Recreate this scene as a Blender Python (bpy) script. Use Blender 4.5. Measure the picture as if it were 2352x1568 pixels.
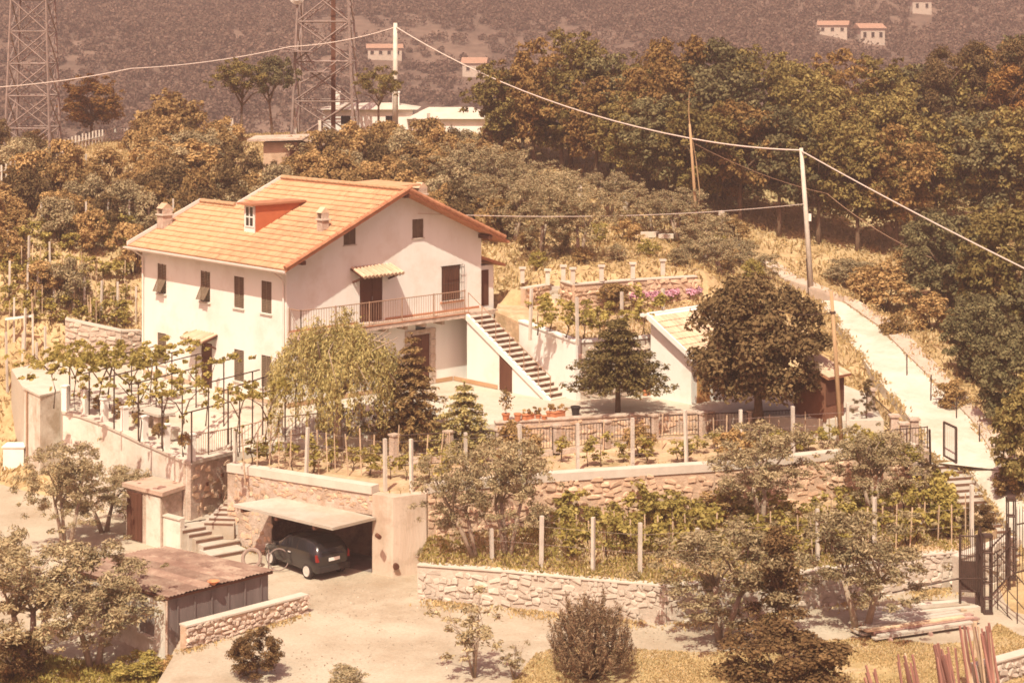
import bpy, math, random
import numpy as np
from mathutils import Vector, Matrix

for _o in list(bpy.data.objects):
    bpy.data.objects.remove(_o)
SC = bpy.context.scene
COL = SC.collection
R = random.Random(7)
RN = np.random.default_rng(11)
rad = math.radians

# ------------------------------------------------------------------ camera, sky, sun, exposure
HAZE = True
F, HV, CZ = 4300.0, 80.0, 19.15        # focal length and horizon row in sighting units, eye height (m)
cd = bpy.data.cameras.new('camera'); cam = bpy.data.objects.new('camera', cd); COL.objects.link(cam)
cam.location = (0, 0, CZ); cam.rotation_euler = (rad(90), 0, 0)
cd.sensor_width = 36; cd.lens = 36 * F / 2352; cd.shift_y = -(784 - HV) / 2352
cd.clip_start = .5; cd.clip_end = 6000
SC.camera = cam

SUN_DIR = Vector((.42, 1.75, -2.6)).normalized()      # the way the light travels
SUN_EL = math.asin(-SUN_DIR.z)
W = bpy.data.worlds.new('World'); SC.world = W; W.use_nodes = True
nt = W.node_tree; nt.nodes.clear()
sky = nt.nodes.new('ShaderNodeTexSky'); sky.sky_type = 'NISHITA'; sky.sun_disc = False
sky.sun_elevation = SUN_EL; sky.sun_rotation = math.atan2(-SUN_DIR.x, -SUN_DIR.y)
sky.air_density = 1.2; sky.dust_density = 3.0; sky.ozone_density = .6
tn = nt.nodes.new('ShaderNodeMix'); tn.data_type = 'RGBA'; tn.blend_type = 'MULTIPLY'; tn.inputs[0].default_value = 1
tn.inputs[7].default_value = (1.66, .885, .715, 1)         # the warm cast of the aged print on the sky light
bg = nt.nodes.new('ShaderNodeBackground'); bg.inputs[1].default_value = .11
wo = nt.nodes.new('ShaderNodeOutputWorld')
nt.links.new(sky.outputs[0], tn.inputs[6]); nt.links.new(tn.outputs[2], bg.inputs[0]); nt.links.new(bg.outputs[0], wo.inputs[0])
sd = bpy.data.lights.new('sun', 'SUN'); sun = bpy.data.objects.new('sun', sd); COL.objects.link(sun)
sd.energy = 5.0; sd.angle = rad(.55); sd.color = (.985, .955, .765)
sun.rotation_euler = SUN_DIR.to_track_quat('-Z', 'Y').to_euler(); sun.location = (0, 0, 90)
vs = SC.view_settings
SC.display_settings.display_device = 'sRGB'
vs.view_transform = 'Standard'; vs.look = 'None'; vs.exposure = 0.50; vs.gamma = 1; vs.use_curve_mapping = False
try:
    SC.cycles.max_bounces = 6; SC.cycles.diffuse_bounces = 3; SC.cycles.transparent_max_bounces = 4
    SC.cycles.filter_width = 1.7
    SC.cycles.volume_bounces = 0; SC.cycles.transmission_bounces = 2
except Exception: pass

# ------------------------------------------------------------------ helpers
def at(u, v, z):
    """the point of height z seen at sighting (u, v)"""
    Y = F * (CZ - z) / (v - HV); return Vector(((u - 1176) * Y / F, Y, z))
def atY(u, v, Y): return Vector(((u - 1176) * Y / F, Y, CZ - (v - HV) * Y / F))
def V(*a): return Vector(a)

class M:
    def __init__(s): s.v = []; s.f = []
    def add(s, vs, fs):
        o = len(s.v); s.v += [tuple(p) for p in vs]; s.f += [tuple(i + o for i in f) for f in fs]; return s
    def obox(s, p, ax, ay, az):
        p, ax, ay, az = map(Vector, (p, ax, ay, az))
        q = [p, p + ax, p + ax + ay, p + ay]; q += [c + az for c in q]
        return s.add(q, [(3, 2, 1, 0), (4, 5, 6, 7), (0, 1, 5, 4), (1, 2, 6, 5), (2, 3, 7, 6), (3, 0, 4, 7)])
    def box(s, c, sx, sy, sz, ex=(1, 0, 0), ey=(0, 1, 0), ez=(0, 0, 1)):
        ex, ey, ez = Vector(ex) * sx, Vector(ey) * sy, Vector(ez) * sz
        return s.obox(Vector(c) - ex / 2 - ey / 2 - ez / 2, ex, ey, ez)
    def tube(s, pts, r, n=6, cap=True):
        pts = [Vector(p) for p in pts]
        if not hasattr(r, '__len__'): r = [r] * len(pts)
        rings = []
        for i, p in enumerate(pts):
            t = (pts[min(i + 1, len(pts) - 1)] - pts[max(i - 1, 0)]).normalized()
            u = t.cross(Vector((0, 0, 1)));
            if u.length < .05: u = Vector((1, 0, 0))
            u.normalize(); w = t.cross(u)
            rings.append([p + (u * math.cos(2 * math.pi * k / n) + w * math.sin(2 * math.pi * k / n)) * r[i] for k in range(n)])
        vs = [p for q in rings for p in q]; fs = []
        for i in range(len(pts) - 1):
            for k in range(n):
                fs.append((i * n + k, i * n + (k + 1) % n, (i + 1) * n + (k + 1) % n, (i + 1) * n + k))
        if cap: fs += [tuple(range(n))[::-1], tuple(range((len(pts) - 1) * n, len(pts) * n))]
        return s.add(vs, fs)
    def quad(s, *p): return s.add(p, [tuple(range(len(p)))])
    def prism(s, top, zb):
        n = len(top); top = [Vector(p) for p in top]
        bot = [Vector((p.x, p.y, zb if not hasattr(zb, '__len__') else zb[i])) for i, p in enumerate(top)]
        fs = [tuple(range(n)), tuple(range(2 * n - 1, n - 1, -1))] + [(i, i + n, (i + 1) % n + n, (i + 1) % n) for i in range(n)]
        return s.add(top + bot, fs)
    def lathe(s, prof, c=(0, 0, 0), n=12):
        c = Vector(c); vs = []; fs = []
        for (r, z) in prof:
            vs += [c + Vector((r * math.cos(2 * math.pi * k / n), r * math.sin(2 * math.pi * k / n), z)) for k in range(n)]
        for i in range(len(prof) - 1):
            for k in range(n): fs.append((i * n + k, i * n + (k + 1) % n, (i + 1) * n + (k + 1) % n, (i + 1) * n + k))
        fs += [tuple(range(n))[::-1], tuple(range((len(prof) - 1) * n, len(prof) * n))]
        return s.add(vs, fs)

def mesh(name, m, mat=None, smooth=False):
    me = bpy.data.meshes.new(name); me.from_pydata(m.v, [], m.f)
    if mat is not None: me.materials.append(mat)
    me.validate(verbose=False); me.update()
    if smooth: me.polygons.foreach_set('use_smooth', [True] * len(me.polygons))
    return me
def props(o, label=None, cat=None, group=None, kind=None):
    for k, v in (('label', label), ('category', cat), ('group', group), ('kind', kind)):
        if v: o[k] = v
    return o
def wl(o):
    p = Vector((0, 0, 0))
    while o is not None: p += o.location; o = o.parent
    return p
def link(name, me, parent=None, loc=None, rz=0., sc=None):
    o = bpy.data.objects.new(name, me); COL.objects.link(o)
    if parent is not None: o.parent = parent
    if loc is not None: o.location = loc
    if rz: o.rotation_euler = (0, 0, rz)
    if sc is not None: o.scale = sc if hasattr(sc, '__len__') else (sc, sc, sc)
    return o
def root(name, label, cat, loc, group=None, rz=0., sc=None):
    """an Empty at the base of a thing; parts parented to it"""
    return props(link(name, None, None, loc, rz, sc), label, cat, group)
def part(r, name, m, mat, smooth=False, label=None, kind=None):
    """a part built in world coordinates under an unrotated thing (or under one of its parts)"""
    b = wl(r); q = M(); q.f = m.f; q.v = [(x - b.x, y - b.y, z - b.z) for (x, y, z) in m.v]
    return props(link(name, mesh(name, q, mat, smooth), r), label, None, None, kind)
def single(name, m, mat, label, cat, base, group=None, smooth=False, kind=None):
    """a thing that is one mesh, given in world coordinates"""
    b = Vector(base); q = M(); q.f = m.f; q.v = [(x - b.x, y - b.y, z - b.z) for (x, y, z) in m.v]
    return props(link(name, mesh(name, q, mat, smooth), None, b), label, cat, group, kind)

# ------------------------------------------------------------------ materials
def mat(name, c1, c2=None, scale=2.0, rough=.9, bump=0., bscale=None, c3=None, s3=.3, metal=0., obj_rnd=0., spec=.2, streak=False, detail=5):
    m = bpy.data.materials.new(name); m.use_nodes = True; n = m.node_tree.nodes; L = m.node_tree.links
    b = n['Principled BSDF']; b.inputs['Roughness'].default_value = rough; b.inputs['Metallic'].default_value = metal
    b.inputs['Specular IOR Level'].default_value = spec
    if c2 is None and not obj_rnd:
        b.inputs['Base Color'].default_value = (*c1, 1); return m
    tc = n.new('ShaderNodeTexCoord'); src = tc.outputs['Object']
    oi = n.new('ShaderNodeObjectInfo')
    av = n.new('ShaderNodeVectorMath'); av.operation = 'ADD'          # each object gets its own piece of the noise
    sc_ = n.new('ShaderNodeVectorMath'); sc_.operation = 'SCALE'; sc_.inputs[0].default_value = (37, 17, 23); L.new(oi.outputs['Random'], sc_.inputs['Scale'])
    L.new(src, av.inputs[0]); L.new(sc_.outputs[0], av.inputs[1]); src = av.outputs[0]
    mp = n.new('ShaderNodeMapping'); L.new(src, mp.inputs[0])
    if streak: mp.inputs['Scale'].default_value = (1, 1, .15)
    nz = n.new('ShaderNodeTexNoise'); nz.inputs['Scale'].default_value = scale; nz.inputs['Detail'].default_value = detail; nz.inputs['Roughness'].default_value = .62
    L.new(mp.outputs[0], nz.inputs['Vector'])
    rp = n.new('ShaderNodeValToRGB'); rp.color_ramp.elements[0].position = .34; rp.color_ramp.elements[1].position = .66
    rp.color_ramp.elements[0].color = (*c1, 1); rp.color_ramp.elements[1].color = (*(c2 or c1), 1); L.new(nz.outputs[0], rp.inputs[0])
    out = rp.outputs[0]
    if c3 is not None:
        n2 = n.new('ShaderNodeTexNoise'); n2.inputs['Scale'].default_value = s3; n2.inputs['Detail'].default_value = 6; n2.inputs['Roughness'].default_value = .7
        L.new(src, n2.inputs['Vector'])
        r2 = n.new('ShaderNodeValToRGB'); r2.color_ramp.elements[0].position = .48; r2.color_ramp.elements[1].position = .66
        L.new(n2.outputs[0], r2.inputs[0])
        mx = n.new('ShaderNodeMix'); mx.data_type = 'RGBA'; L.new(r2.outputs[0], mx.inputs[0]); L.new(out, mx.inputs[6]); mx.inputs[7].default_value = (*c3, 1)
        out = mx.outputs[2]
    if obj_rnd:
        mr = n.new('ShaderNodeMapRange'); mr.inputs[3].default_value = 1 - obj_rnd; mr.inputs[4].default_value = 1 + obj_rnd; L.new(oi.outputs['Random'], mr.inputs[0])
        hs = n.new('ShaderNodeHueSaturation'); L.new(mr.outputs[0], hs.inputs['Value']); L.new(out, hs.inputs['Color']); out = hs.outputs[0]
    L.new(out, b.inputs['Base Color'])
    if bump:
        nb = n.new('ShaderNodeTexNoise'); nb.inputs['Scale'].default_value = bscale or scale * 6; nb.inputs['Detail'].default_value = 6; L.new(mp.outputs[0], nb.inputs['Vector'])
        bp = n.new('ShaderNodeBump'); bp.inputs['Strength'].default_value = bump; bp.inputs['Distance'].default_value = .05
        L.new(nb.outputs[0], bp.inputs['Height']); L.new(bp.outputs[0], b.inputs['Normal'])
    return m

def speckle(m, scale, amt):
    """fine grain multiplied into the base colour"""
    n = m.node_tree.nodes; L = m.node_tree.links; b = n['Principled BSDF']; src = b.inputs['Base Color'].links[0].from_socket
    tc = n.new('ShaderNodeTexCoord'); z = n.new('ShaderNodeTexNoise'); z.inputs['Scale'].default_value = scale; z.inputs['Detail'].default_value = 4; z.inputs['Roughness'].default_value = .8
    mr = n.new('ShaderNodeMapRange'); mr.inputs[1].default_value = .3; mr.inputs[2].default_value = .7; mr.inputs[3].default_value = 1 - amt; mr.inputs[4].default_value = 1 + amt
    hs = n.new('ShaderNodeHueSaturation'); L.new(tc.outputs['Object'], z.inputs['Vector']); L.new(z.outputs[0], mr.inputs[0]); L.new(mr.outputs[0], hs.inputs['Value']); L.new(src, hs.inputs['Color']); L.new(hs.outputs[0], b.inputs['Base Color'])
def leafmat(name, cols, trans=.25, obj_rnd=.15):
    """leaf colour by a per-leaf random value, some light passing through"""
    m = bpy.data.materials.new(name); m.use_nodes = True; n = m.node_tree.nodes; L = m.node_tree.links; n.clear()
    o = n.new('ShaderNodeOutputMaterial'); a = n.new('ShaderNodeAttribute'); a.attribute_name = 'rnd'
    rp = n.new('ShaderNodeValToRGB'); e = rp.color_ramp.elements
    while len(e) < len(cols): e.new(.5)
    for i, c in enumerate(cols): e[i].position = i / max(1, len(cols) - 1); e[i].color = (*c, 1)
    L.new(a.outputs['Fac'], rp.inputs[0])
    oi = n.new('ShaderNodeObjectInfo'); mr = n.new('ShaderNodeMapRange'); mr.inputs[3].default_value = 1 - obj_rnd; mr.inputs[4].default_value = 1 + obj_rnd
    L.new(oi.outputs['Random'], mr.inputs[0]); hs = n.new('ShaderNodeHueSaturation'); L.new(mr.outputs[0], hs.inputs['Value']); L.new(rp.outputs[0], hs.inputs['Color'])
    d = n.new('ShaderNodeBsdfDiffuse'); t = n.new('ShaderNodeBsdfTranslucent'); mx = n.new('ShaderNodeMixShader'); mx.inputs[0].default_value = trans
    L.new(hs.outputs[0], d.inputs[0]); L.new(hs.outputs[0], t.inputs[0]); L.new(d.outputs[0], mx.inputs[1]); L.new(t.outputs[0], mx.inputs[2]); L.new(mx.outputs[0], o.inputs[0])
    return m

PLASTER = mat('white_plaster', (.68, .655, .605), (.74, .72, .67), .7, .9, .15, 30, c3=(.63, .58, .51), s3=.5, streak=True)
PLASTER2 = mat('stained_plaster', (.56, .50, .42), (.65, .60, .525), 1.4, .92, .25, 14, c3=(.42, .34, .26), s3=.8, streak=True)
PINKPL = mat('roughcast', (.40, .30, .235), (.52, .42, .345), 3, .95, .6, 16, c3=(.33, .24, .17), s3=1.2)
CONC = mat('pale_concrete', (.40, .355, .30), (.48, .435, .37), .5, .92, .1, 10, c3=(.34, .275, .205), s3=.22)
YARDM = mat('yard_surface', (.33, .272, .20), (.44, .375, .29), .3, .95, .25, 7, c3=(.30, .235, .165), s3=.22)
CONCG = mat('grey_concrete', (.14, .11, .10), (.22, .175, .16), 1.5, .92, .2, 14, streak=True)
YARDU = mat('upper_yard_paving', (.45, .40, .33), (.54, .49, .41), .5, .92, .1, 10, c3=(.40, .325, .245), s3=.25)
RAMPM = mat('ramp_concrete', (.47, .425, .355), (.55, .505, .43), .8, .93, .2, 8, c3=(.41, .35, .27), s3=.35)
PIERM = mat('pier_plaster', (.47, .365, .28), (.57, .465, .375), 1.6, .93, .4, 14, c3=(.40, .30, .22), s3=1.0, streak=True)
EARTH = mat('garden_earth', (.40, .27, .16), (.52, .38, .245), 1.2, .97, .5, 6, c3=(.26, .19, .09), s3=.5)
HILLM = mat('dry_grass_ground', (.36, .255, .135), (.48, .355, .20), .6, .97, .6, 5, c3=(.27, .18, .08), s3=.16)
FARM = mat('far_hill_ground', (.085, .056, .042), (.13, .088, .066), .06, .97, .3, .6, c3=(.17, .115, .085), s3=.03)
PATHM = mat('dirt_path', (.40, .315, .25), (.48, .385, .315), .9, .97, .3, 8)
LAWN = mat('dry_lawn_ground', (.27, .20, .085), (.42, .31, .16), 1.0, .97, .5, 7, c3=(.44, .34, .22), s3=.4)
for m_, s_, a_ in ((YARDM, 9, .16), (YARDU, 6, .1), (CONC, 7, .1), (RAMPM, 5, .08), (EARTH, 5, .25), (HILLM, 3, .25), (LAWN, 6, .25), (PATHM, 6, .15), (PLASTER2, 4, .08), (PINKPL, 7, .2), (FARM, .35, .3)): speckle(m_, s_, a_)
STONE = mat('wall_stone', (.42, .31, .24), (.60, .49, .40), 2.2, .93, .35, 12, obj_rnd=.24)
STONER = mat('rubble_stone', (.45, .30, .20), (.60, .43, .30), 2.2, .93, .35, 12, obj_rnd=.24)
STONEP = mat('pale_stone', (.41, .34, .275), (.51, .44, .37), 2.0, .93, .3, 12, obj_rnd=.14)
MORTAR = mat('wall_mortar', (.42, .29, .20), (.54, .40, .29), 3, .95, .5, 15)
MORTARP = mat('pale_mortar', (.40, .33, .265), (.49, .42, .35), 3, .95, .4, 15)
COPE = mat('coping_cement', (.47, .405, .335), (.55, .485, .41), 1.4, .92, .15, 14)
TILE = mat('roof_tile', (.40, .235, .125), (.475, .295, .17), 3, .85, .1, 20, obj_rnd=.12, c3=(.44, .285, .17), s3=.7)
TILED = mat('old_roof_tile', (.34, .14, .075), (.45, .215, .12), 3, .88, .1, 20, obj_rnd=.15)
TILEP = mat('pale_roof_tile', (.46, .33, .22), (.55, .42, .30), 3, .88, .1, 20, obj_rnd=.15)
REDPL = mat('red_brown_render', (.40, .115, .05), (.47, .145, .065), 2, .9, .1, 15)
DWOOD = mat('dark_stained_wood', (.085, .033, .02), (.12, .05, .03), 4, .7, .1, 20, streak=True)
SHUT = mat('olive_brown_shutter', (.15, .105, .07), (.20, .145, .095), 4, .7)
RISER = mat('dark_riser', (.12, .06, .04), (.17, .09, .06), 4, .8)  # dark riser tone; on the ramp steps it paints the nosing shadow
DKGL = mat('dark_pane', (.012, .012, .014), None, rough=.12, spec=.5)
GUT = mat('pale_gutter_paint', (.66, .58, .52), (.72, .65, .58), 2, .6)
IRON = mat('dark_iron', (.06, .036, .028), (.09, .054, .042), 6, .6, metal=.3)
RAILM = mat('brown_railing_paint', (.28, .17, .11), (.34, .215, .145), 6, .6)
POSTM = mat('concrete_post', (.46, .40, .335), (.56, .50, .43), 3, .92, .1, 20, obj_rnd=.1)
CANE = mat('dry_cane', (.42, .30, .20), (.55, .41, .28), 5, .9, obj_rnd=.2)
PWOOD = mat('pole_wood', (.32, .20, .11), (.42, .28, .16), 4, .9, .1, 12, streak=True)
REDWOOD = mat('reddish_timber', (.34, .20, .16), (.48, .32, .27), 4, .9, obj_rnd=.3, streak=True)
BARK = mat('bark', (.10, .06, .038), (.17, .11, .07), 6, .95, .5, 18)
BARKP = mat('pale_bark', (.26, .19, .14), (.36, .27, .20), 6, .95, .4, 18)
GALV = mat('galvanised_steel', (.20, .145, .125), (.28, .21, .185), 3, .7, metal=.1, obj_rnd=.1)
CABLE = mat('pale_cable', (.55, .46, .40), None, rough=.7)
TERRA = mat('terracotta', (.46, .17, .08), (.54, .22, .11), 5, .9, obj_rnd=.1)
ROOFTAR = mat('weathered_sheet', (.17, .10, .075), (.27, .18, .135), 1.3, .93, .3, 8, c3=(.36, .265, .20), s3=1.1, obj_rnd=.22)
WHITE = mat('white_paint', (.66, .63, .58), (.72, .69, .64), 2, .8)
CARP = mat('car_paint_navy', (.014, .011, .012), None, rough=.25, spec=.5)
CARP.node_tree.nodes['Principled BSDF'].inputs['Coat Weight'].default_value = .5
RUBBER = mat('rubber', (.035, .028, .025), None, rough=.9)
HUB = mat('pale_hubcap', (.62, .57, .52), None, rough=.45, metal=.2)
REDL = mat('red_lens', (.22, .018, .014), None, rough=.25)
PLATE = mat('plate_white', (.78, .74, .70), None, rough=.5)
PINKF = leafmat('pink_flowers', [(.46, .20, .28), (.60, .36, .43)], .2)

LF_WOOD = leafmat('wood_leaf', [(.115, .082, .030), (.21, .158, .056), (.33, .255, .095)], .3, .2)
LF_RUST = leafmat('rust_leaf', [(.13, .065, .022), (.22, .115, .038), (.32, .175, .06)], .22, .15)
LF_WOODB = leafmat('wood_leaf_brown', [(.145, .084, .032), (.25, .15, .056), (.37, .24, .095)], .3, .2)
LF_WOODG = leafmat('wood_leaf_grey', [(.085, .070, .034), (.16, .135, .066), (.26, .22, .11)], .3, .2)
LF_OLIVE = leafmat('olive_leaf', [(.19, .14, .075), (.32, .25, .14), (.46, .37, .225)], .2, .15)
LF_BUSH = leafmat('bush_leaf', [(.19, .115, .046), (.34, .216, .09), (.49, .33, .152)], .3, .24)
LF_VINE = leafmat('vine_leaf', [(.20, .155, .04), (.33, .26, .075), (.46, .37, .13)], .35, .15)
LF_DARK = leafmat('dark_leaf', [(.07, .046, .022), (.13, .086, .04), (.20, .135, .065)], .15, .1)
LF_FIR = leafmat('fir_needle', [(.075, .055, .022), (.13, .096, .038), (.20, .15, .058)], .15, .1)
LF_WEEP = leafmat('weeping_leaf', [(.24, .19, .07), (.38, .305, .12), (.54, .445, .20)], .3, .1)
LF_GRASS = leafmat('dry_grass_blade', [(.34, .24, .115), (.46, .34, .165), (.58, .445, .24)], .3, .1)
LF_FAR = leafmat('far_leaf', [(.072, .046, .034), (.115, .075, .055), (.17, .112, .082)], .15, .1)
LF_JUN = leafmat('juniper_leaf', [(.075, .045, .022), (.14, .083, .038), (.22, .14, .065)], .15, .1)
LF_WHITE = leafmat('white_blossom', [(.62, .54, .46), (.80, .74, .66)], .3, .05)
# ------------------------------------------------------------------ plants
def npmesh(name, verts, nq, rnd, mat_):
    """verts (4*nq,3) as quads, rnd (nq,) leaf values"""
    me = bpy.data.meshes.new(name)
    me.vertices.add(4 * nq); me.vertices.foreach_set('co', verts.astype(np.float32).ravel())
    me.loops.add(4 * nq); me.loops.foreach_set('vertex_index', np.arange(4 * nq, dtype=np.int32))
    me.polygons.add(nq); me.polygons.foreach_set('loop_start', np.arange(0, 4 * nq, 4, dtype=np.int32))
    try: me.polygons.foreach_set('loop_total', np.full(nq, 4, dtype=np.int32))
    except Exception: pass
    a = me.attributes.new('rnd', 'FLOAT', 'POINT'); a.data.foreach_set('value', np.repeat(rnd, 4).astype(np.float32))
    me.materials.append(mat_); me.update(calc_edges=True); return me
def unit(a): return a / (np.linalg.norm(a, axis=-1, keepdims=True) + 1e-9)
def leafquads(c, nrm, ln, wd, rng, tdir=None):
    n = len(c); nrm = unit(nrm)
    t = rng.normal(size=(n, 3)) if tdir is None else tdir + rng.normal(size=(n, 3)) * .35
    t = unit(t - nrm * (t * nrm).sum(1, keepdims=True)); b = np.cross(nrm, t)
    s = rng.uniform(.65, 1.3, (n, 1))
    q = np.stack([c - t * ln * s, c + b * wd * s + nrm * ln * .12, c + t * ln * s, c - b * wd * s + nrm * ln * .12], 1)
    return q.reshape(-1, 3)
def crownmesh(name, clumps, n, ln, wd, m, seed, up=.35, jit=.6, shell=.55, droop=0., rbase=None):
    """leaf clumps (x,y,z,r): leaves mostly near each clump's skin"""
    rng = np.random.default_rng(seed); cl = np.array(clumps, float)
    wgt = cl[:, 3] ** 2; k = rng.choice(len(cl), n, p=wgt / wgt.sum())
    d = unit(rng.normal(size=(n, 3))); d[:, 2] = np.where(d[:, 2] < -.35, -d[:, 2], d[:, 2])
    rr = rng.uniform(shell, 1.05, (n, 1)) * cl[k, 3:4]
    c = cl[k, :3] + d * rr * np.array([1, 1, .85])
    nr = d + np.array([0, 0, up]) + rng.normal(size=(n, 3)) * jit
    td = None
    if droop: td = np.tile(np.array([0, 0, -droop]), (n, 1)) + d * .3
    cv = rng.uniform(-.22, .22, len(cl))                      # whole sprays differ a little in tint
    rnd = np.clip(rng.beta(2, 2, n) + cv[k], 0, 1)
    return npmesh(name, leafquads(c, nr, ln, wd, rng, td), n, rnd, m)
def ell_clumps(rng, k, rx, ry, rz, cz, cr, inner=.35, low=-1.):
    out = []
    while len(out) < k:
        p = np.array([rng.gauss(0, 1) for _ in range(3)]); p /= np.linalg.norm(p); r = rng.uniform(inner, 1) ** .7
        if p[2] < low: continue
        out.append((p[0] * rx * r, p[1] * ry * r, cz + p[2] * rz * r, cr * rng.uniform(.65, 1.25)))
    return out
def trunk(m, h, r, rng, limbs=4, spread=1.2, top=None, lean=(0, 0), n=7):
    top = top or h; pts = []
    for i in range(5):
        t = i / 4; pts.append((lean[0] * t + rng.uniform(-.05, .05) * h * .3 * t, lean[1] * t + rng.uniform(-.05, .05) * h * .3 * t, h * t - .15 * (i == 0)))
    m.tube(pts, [r * (1.25 if i == 0 else 1 - .12 * i) for i in range(5)], n)
    b = Vector(pts[-1]); q = Vector(pts[2])
    for k in range(limbs):
        a = 2 * math.pi * (k + rng.uniform(-.3, .3)) / limbs; e = Vector((math.cos(a) * spread, math.sin(a) * spread, (top - h) * rng.uniform(.5, 1)))
        s = b if k % 2 else q.lerp(b, .7)
        m.tube([s, s + e * .45 + Vector((0, 0, .1 * h)), s + e], [r * .55, r * .38, r * .12], 5)
    return m

KIND = {}      # kind -> list of (trunk mesh, crown mesh), height, width
def kind(name, builder, nvar, h, w):
    KIND[name] = ([builder(i) for i in range(nvar)], h, w)
def k_broad(mat_, seed0, leaves=9500, ln=.165):
    def f(i):
        rng = random.Random(seed0 + i); m = trunk(M(), 3.6, .22, rng, 6, 2.0, 7)
        cl = ell_clumps(rng, 70, 3.2, 3.2, 3.5, 5.5, .82, .35)
        cl += ell_clumps(rng, 34, 3.75, 3.75, 4.0, 5.5, .36, .9, -.3)
        mm = mat_[i % len(mat_)] if isinstance(mat_, list) else mat_
        return mesh('trunk', m, BARK, True), crownmesh('crown', cl, leaves, ln, ln * .55, mm, seed0 + i, shell=.45)
    return f
def k_bush(mat_, seed0, leaves=3000, ln=.075, asp=.6):
    def f(i):
        rng = random.Random(seed0 + i); m = M()
        for k in range(5): a = rng.uniform(0, 6.28); m.tube([(0, 0, -.15), (math.cos(a) * .35, math.sin(a) * .35, .7), (math.cos(a) * .8, math.sin(a) * .8, 1.4)], [.05, .035, .01], 4)
        cl = ell_clumps(rng, 40, 1.0, 1.0, .95, .95, .30, .35, -.8)
        return mesh('stem', m, BARK, True), crownmesh('foliage', cl, leaves, ln, ln * asp, mat_, seed0 + i, shell=.5)
    return f
def k_olive(seed0, leaves=10500, lean=0., ln=.06, dens=1.):
    def f(i):
        rng = random.Random(seed0 + i); m = M()
        tips = []
        for k in range(2 + i % 2):
            a = rng.uniform(0, 6.28); x, y = math.cos(a) * .25, math.sin(a) * .25
            p = [Vector((x * .3, y * .3, -.15)), Vector((x + lean * .5, y, .8)), Vector((x * 1.8 + lean, y * 1.8, 1.6))]
            m.tube(p, [.10, .075, .055], 7)
            for j in range(5):
                b = rng.uniform(0, 6.28); e = p[2] + Vector((math.cos(b) * rng.uniform(.4, 1.25), math.sin(b) * rng.uniform(.4, 1.25), rng.uniform(.2, 1.7)))
                m.tube([p[2], (p[2] + e) / 2 + Vector((0, 0, .12)), e], [.045, .026, .01], 5); tips.append(e); tips.append((p[2] + e) / 2 + Vector((0, 0, .25)))
        cl = [(e.x, e.y, e.z, rng.uniform(.2, .42)) for e in tips]
        cl += [(lean + x, y, z, r * .85) for (x, y, z, r) in ell_clumps(rng, 60, 1.7, 1.7, 1.45, 2.25, .30, .45)] + ell_clumps(rng, 26, 2.0, 2.0, 1.65, 2.35, .16, .9)
        return mesh('trunk', m, BARKP, True), crownmesh('crown', cl, leaves, ln, ln * .36, LF_OLIVE, seed0 + i, shell=.25, jit=1.)
    return f
kind('broad', k_broad([LF_WOOD, LF_WOODB, LF_WOOD, LF_WOODG, LF_WOOD, LF_WOODB, LF_WOODG, LF_WOOD], 100), 8, 9.2, 7.6)
kind('rust', k_broad(LF_RUST, 140, 9000, .16), 2, 9.2, 7.6)
kind('bush', k_bush(LF_BUSH, 200), 6, 2.1, 2.6)
kind('greybush', k_bush(LF_OLIVE, 230, 3000, .075, .4), 4, 2.1, 2.6)
kind('darkbush', k_bush(LF_DARK, 260, 4200, .06), 3, 2.1, 2.6)
kind('greenbush', k_bush(LF_VINE, 290, 2000, .08), 3, 2.1, 2.6)
kind('olive', k_olive(300), 5, 3.9, 3.6)
kind('leaning_olive', k_olive(330, 7000, -.75), 2, 3.9, 3.6)
def k_round(i):
    rng = random.Random(400 + i); m = trunk(M(), 1.6, .2, rng, 6, 1.6, 4)
    cl = ell_clumps(rng, 95, 2.7, 2.7, 2.35, 2.75, .58, .7, -.95) + ell_clumps(rng, 30, 1.6, 1.6, 1.6, 2.8, .8) + [(1.3, .4, 4.9, .7), (1.7, 0, 4.6, .6), (-1.2, .2, 4.5, .7), (-2.6, 0, 2.4, .6), (2.7, .2, 2.2, .6)]
    return mesh('trunk', m, BARK, True), crownmesh('crown', cl, 26000, .095, .06, LF_DARK, 400, shell=.6)
kind('round', k_round, 1, 5.6, 6.2)
def k_umbrella(i):
    rng = random.Random(430 + i); m = trunk(M(), 4.0, .16, rng, 6, 1.9, 6.2, (rng.uniform(-.5, .5), 0))
    cl = ell_clumps(rng, 34, 2.3, 2.3, 1.5, 5.7, .55, .3) + ell_clumps(rng, 18, 2.8, 2.8, 1.9, 5.6, .3, .9, -.6)
    return mesh('trunk', m, BARK, True), crownmesh('crown', cl, 5200, .12, .06, LF_WOODG if i == 1 else LF_WOOD, 430 + i, shell=.3)
kind('umbrella', k_umbrella, 3, 8.0, 6.2)
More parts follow.
